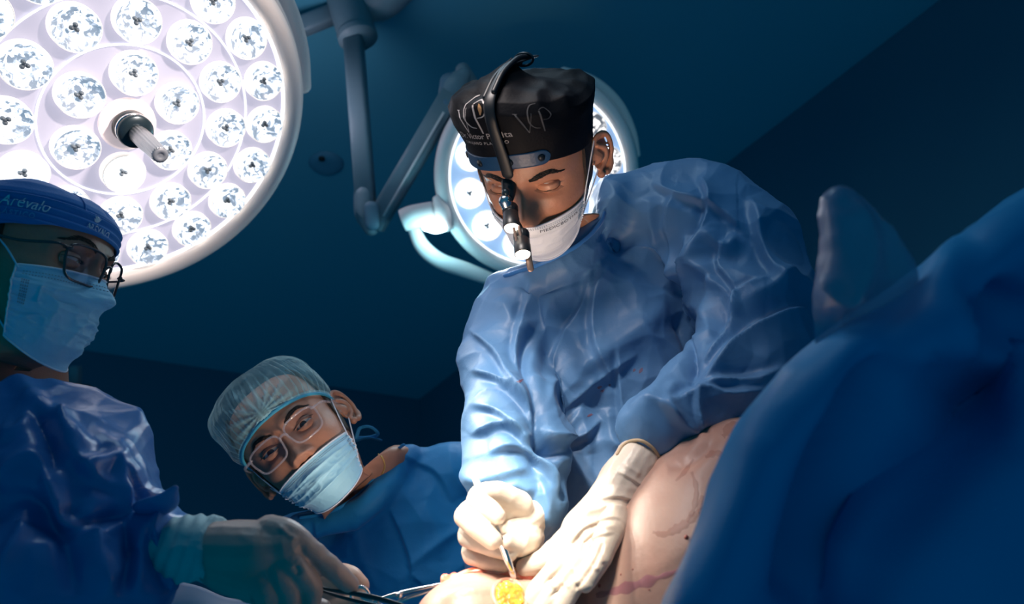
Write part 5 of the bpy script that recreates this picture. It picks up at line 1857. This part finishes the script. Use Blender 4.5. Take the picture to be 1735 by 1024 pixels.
g = MB()
loft(g, [ring(-8, 640, .95, 70, .075, -32), ring(-12, 690, .955, 130, .10, -38), ring(-5, 760, .95, 190, .13, -36), ring(-20, 860, .94, 220, .15, -25), ring(-30, 960, .92, 235, .16, -10), ring(-40, 1120, .9, 240, .16, 0)])
g.tube([P(-20, 800, .86), P(50, 812, .80), P(130, 850, .76), P(200, 900, .755), P(250, 922, .75), P(284, 928, .75)], [.11, .105, .085, .058, .042, .034], n=30)
g.tube([P(-40, 960, .72), P(60, 980, .72), P(160, 990, .72), P(240, 985, .73)], [.09, .085, .065, .040], n=30)
ST3 = [([(0, 640), (60, 690), (110, 740), (160, 770)], 14, .010, 'soft'), ([(60, 700), (85, 760), (90, 820)], 12, -.014, 'ridge'), ([(95, 690), (110, 750), (145, 800), (200, 830)], 14, .009, 'pleat'),
       ([(0, 830), (40, 790), (75, 785), (100, 850), (118, 880), (160, 862)], 11, .016, 'ridge'), ([(125, 800), (165, 790), (195, 785), (210, 840), (220, 870)], 10, .014, 'ridge'),
       ([(100, 860), (150, 880), (220, 875)], 9, -.010, 'ridge'), ([(205, 790), (240, 840), (280, 850)], 10, .010, 'pleat'), ([(285, 860), (250, 900), (235, 950), (230, 1010)], 12, .012, 'ridge'),
       ([(60, 870), (30, 930), (0, 980)], 14, .012, 'soft'), ([(150, 880), (160, 940), (185, 1010)], 12, .010, 'ridge'), ([(210, 880), (215, 940), (205, 1010)], 10, -.014, 'ridge'), ([(255, 880), (270, 940), (290, 1000)], 9, .010, 'pleat'),
       ([(0, 730), (30, 740), (60, 715)], 12, .012, 'ridge'), ([(150, 730), (200, 770), (240, 820)], 12, .006, 'soft'), ([(10, 850), (60, 850), (110, 930), (130, 1010)], 16, -.012, 'soft')]
cloth_obj('surgical_gown', g, 'gown_c', B, voxel=0.006, smooth=8, subdiv=1, strokes=ST3, cr=(5, .0060), cr2=(16, .0012), seed=21.3, fac=((.10, .010, 14), (.05, .004, 4)))
mb = MB()
mb.tube([P(255, 862, .72), P(280, 850, .715), P(296, 828, .715)], [.018, .015, .004], n=16, flat=0.35)
mb.build('sleeve_tip', 'gown_c', B)
# knitted cuff and glove
mb = MB()
g_ = []
cc = [P(285, 930, .745), P(305, 930, .742), P(325, 931, .740), P(345, 931, .739), P(368, 930, .738)]
cr_ = [.0385, .040, .041, .0405, .040]
mb.tube(cc, cr_, n=40, ends='flat', flat=0.8)
cuff = mb
me = remeshed(mb, 0.002, 2, 0)
co, nr0 = getv(me), getn(me)
x_, y_, _ = to_px(co)
dd = 0.0010 * np.sin((x_ + 0.35 * (y_ - 930)) * 0.28) + crumple(co, 20, .002)
setv(me, co + nr0 * dd[:, None] - org(B))
finish('knit_cuff', me, 'cuff', B)
glove('glove', [
    ([(345, 930, .740), (370, 933, .738), (410, 936, .735), (450, 935, .735), (478, 930, .735)], [.036, .038, .041, .039, .028], 0.75),
    ([(380, 960, .735), (420, 975, .73), (455, 985, .73)], [.034, .032, .026], 0.75),
    ([(455, 905, .735), (487, 910, .735), (522, 932, .745), (562, 964, .76), (594, 992, .775)], [.020, .0170, .0130, .0118, .0098], 1.0),
    ([(455, 930, .735), (490, 950, .73), (512, 975, .735), (528, 1000, .745), (520, 1040, .75)], [.021, .0165, .0135, .0125, .011], 1.0),
    ([(440, 950, .73), (470, 975, .725), (487, 1000, .73), (492, 1040, .74)], [.022, .0170, .0140, .012], 1.0),
    ([(420, 960, .73), (448, 990, .72), (455, 1030, .73)], [.022, .0170, .014], 1.0),
    ([(430, 990, .75), (490, 1020, .77), (545, 1035, .775)], [.020, .015, .012], 1.0),
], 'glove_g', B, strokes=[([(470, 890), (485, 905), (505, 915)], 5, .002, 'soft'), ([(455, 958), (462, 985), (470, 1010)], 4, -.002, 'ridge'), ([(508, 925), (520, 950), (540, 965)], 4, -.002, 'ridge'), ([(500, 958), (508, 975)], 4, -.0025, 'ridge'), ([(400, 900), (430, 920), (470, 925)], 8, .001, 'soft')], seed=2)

# ---- instruments
sc_ = root('forceps', 'long dark steel forceps held by the shaded gloved hand near the bottom edge', 'forceps', P(690, 1030, .77))
MB().tube([P(520, 990, .765), P(560, 1000, .768), P(610, 1008, .770), P(660, 1020, .770), P(720, 1040, .768)], [.0015, .0030, .0052, .0048, .004], n=12, sub=5, flat=0.45).build('upper_arm', 'dark_metal', sc_)
MB().tube([P(520, 993, .772), P(570, 1010, .778), P(640, 1028, .778), P(720, 1048, .772)], [.0015, .0030, .0042, .003], n=12, sub=5, flat=0.45).build('lower_arm', 'dark_metal', sc_)
cl = root('surgical_clamp', 'silver surgical clamp with finger ring gripping the raised skin edge', 'clamp', P(700, 1010, .80))
MB().tube([P(752, 989, .789), P(722, 996, .795), P(690, 1003, .80), P(655, 1012, .80), P(630, 1022, .80)], [.0022, .0034, .0042, .0034, .003], n=12, sub=5, flat=0.6).build('upper_jaw', 'steel', cl)
MB().tube([P(752, 994, .791), P(722, 1004, .797), P(690, 1014, .80), P(665, 1026, .80)], [.0020, .0032, .0040, .003], n=12, sub=5, flat=0.6).build('lower_jaw', 'steel', cl)
MB().ball(P(676, 1009, .795), .0042, 12).build('pivot', 'steel', cl)
MB().tube([P(612, 1012, .80), P(640, 1024, .80), P(655, 1032, .80)], .0024, n=10).build('shank', 'steel', cl)
MB().tube([P(610 + 15 * math.cos(a), 1008 + 13 * math.sin(a), .797 + 0.004 * math.cos(a)) for a in np.linspace(0, 2 * math.pi, 20, endpoint=False)], .0021, n=10, sub=3, closed=True).build('finger_ring', 'chrome', cl)

# ================================================================== drapes
def sheet(name, rows, mname, parent, thick=0.002, sub=6, strokes=(), cr=(6, .004), seed=0.0, cr2=None):
    """cloth sheet through traced rows of (px, py, depth), with real thickness"""
    R = np.array([[P(*p) for p in r] for r in rows])
    n, m = R.shape[:2]
    a = np.array(spline(R.reshape(n, -1), sub)).reshape(-1, m, 3)
    b = np.array(spline(a.transpose(1, 0, 2).reshape(m, -1), sub)).reshape(-1, a.shape[0], 3).transpose(1, 0, 2)
    nrm = offset_grid(b, 0)[1]
    view = CAM - b
    s_ = np.sign((nrm * view).sum(2).mean())
    nrm = nrm * s_
    co, nr = b.reshape(-1, 3), nrm.reshape(-1, 3)
    d = crumple(co, cr[0], cr[1], None, seed) + folds(co, nr, strokes)
    if cr2:
        d += crumple(co, cr2[0], cr2[1], None, seed + 3)
    g0 = (co + nr * d[:, None]).reshape(b.shape)
    return solid(g0, g0 - nrm * thick).build(name, mname, parent)

D = root('surgical_drape', 'large out of focus blue drape filling the lower right corner', 'surgical drape', P(1500, 1100, .5))
rows = []
edge = [(1075, 1150, .50), (1122, 1030, .50), (1165, 930, .50), (1205, 830, .50), (1243, 745, .505), (1290, 675, .51), (1352, 608, .52), (1430, 545, .53), (1520, 485, .54), (1600, 425, .55), (1672, 362, .56), (1790, 290, .57)]
for k, (x, y, d_) in enumerate(edge):
    r = []
    t = k / 11
    # in from the edge, perpendicular: rolled lip, band, valley, ridge, large hollow
    dx, dy = 0.80, 0.60
    for s_, dd_ in ((0, .075), (12, .02), (45, -.012), (100, -.020), (170, .015), (235, .050), (300, .012), (380, -.030), (480, -.035), (600, -.01), (760, .03)):
        r.append((x + dx * s_, y + dy * s_, d_ + dd_ * (0.6 + 0.6 * t)))
    rows.append(r)
ST4 = [([(1640, 410), (1600, 480), (1560, 560), (1500, 620)], 30, 0.0120, 'soft'), 
       ([(1560, 590), (1640, 560), (1720, 640), (1760, 760)], 40, 0.0340, 'soft'), ([(1500, 590), (1450, 680), (1400, 800), (1370, 900), (1330, 1020)], 26, -0.0510, 'soft'),
       ([(1735, 480), (1680, 560), (1620, 520)], 34, -0.0425, 'soft'), ([(1600, 680), (1520, 760), (1460, 900), (1430, 1020)], 60, 0.0204, 'soft')]
sheet('drape_sheet', rows, 'drape', D, thick=0.003, sub=7, strokes=ST4, cr=(5, .006), seed=4.4)
# clear film flap standing up from its edge
rows = [[(1404, 345, .56), (1408, 328, .555), (1420, 317, .55), (1436, 318, .55), (1450, 330, .55)],
        [(1396, 390, .56), (1412, 380, .545), (1436, 372, .54), (1462, 368, .545), (1490, 372, .55)],
        [(1388, 450, .56), (1412, 440, .54), (1444, 428, .53), (1482, 418, .54), (1522, 420, .55)],
        [(1384, 510, .56), (1412, 502, .54), (1448, 490, .53), (1494, 474, .54), (1545, 472, .55)],
        [(1384, 560, .56), (1410, 552, .55), (1440, 540, .54), (1480, 525, .545), (1530, 510, .555)],
        [(1380, 610, .565), (1405, 600, .56), (1432, 585, .555), (1465, 568, .555), (1500, 550, .56)]]
sheet('clear_flap', rows, 'film', D, thick=0.0015, sub=6, cr=(14, .006), seed=2.0, strokes=[([(1440, 340), (1470, 400), (1460, 470), (1430, 520)], 12, .008, 'ridge'), ([(1400, 470), (1430, 510), (1460, 500)], 10, .008, 'ridge')])

D2 = root('surgical_drape', 'pale sheet edge below the shaded gloved wrist at bottom left', 'surgical drape', P(320, 1040, .95))
rows = [[(255, 985, .96), (300, 985, .95), (335, 995, .94), (380, 1010, .94), (430, 1018, .94)], [(245, 1030, .95), (295, 1030, .93), (335, 1032, .92), (380, 1040, .92), (430, 1050, .92)], [(235, 1090, .94), (290, 1090, .92), (335, 1090, .91), (380, 1095, .91), (430, 1100, .91)]]
sheet('drape_sheet', rows, 'white_cloth', D2, thick=0.003, cr=(8, .006))

# dark monitor behind the man at the left
mo = root('wall_monitor', 'black screen housing behind the neck of the man in the blue cap', 'monitor', P(115, 690, 2.6))
def cbox(px, py, d_, w_, h_, t_, ang=0):
    a = math.radians(ang)
    ax_ = np.array([cdir((math.cos(a), math.sin(a), 0)), cdir((-math.sin(a), math.cos(a), 0)), cdir((0, 0, 1))])
    return MB().box(P(px, py, d_), (w_, h_, t_), ax_)
cbox(100, 674, 2.6, .21, .105, .06, -3).build('housing', 'black', mo, smooth=False, bevel=0.008)
cbox(100, 674, 2.565, .185, .085, .01, -3).build('screen', mat('screen_off', (0.004, 0.006, 0.010), 0.15), mo, smooth=False)
cbox(128, 640, 2.66, .035, .09, .03, 0).build('bracket', 'arm', mo, smooth=False, bevel=0.004)
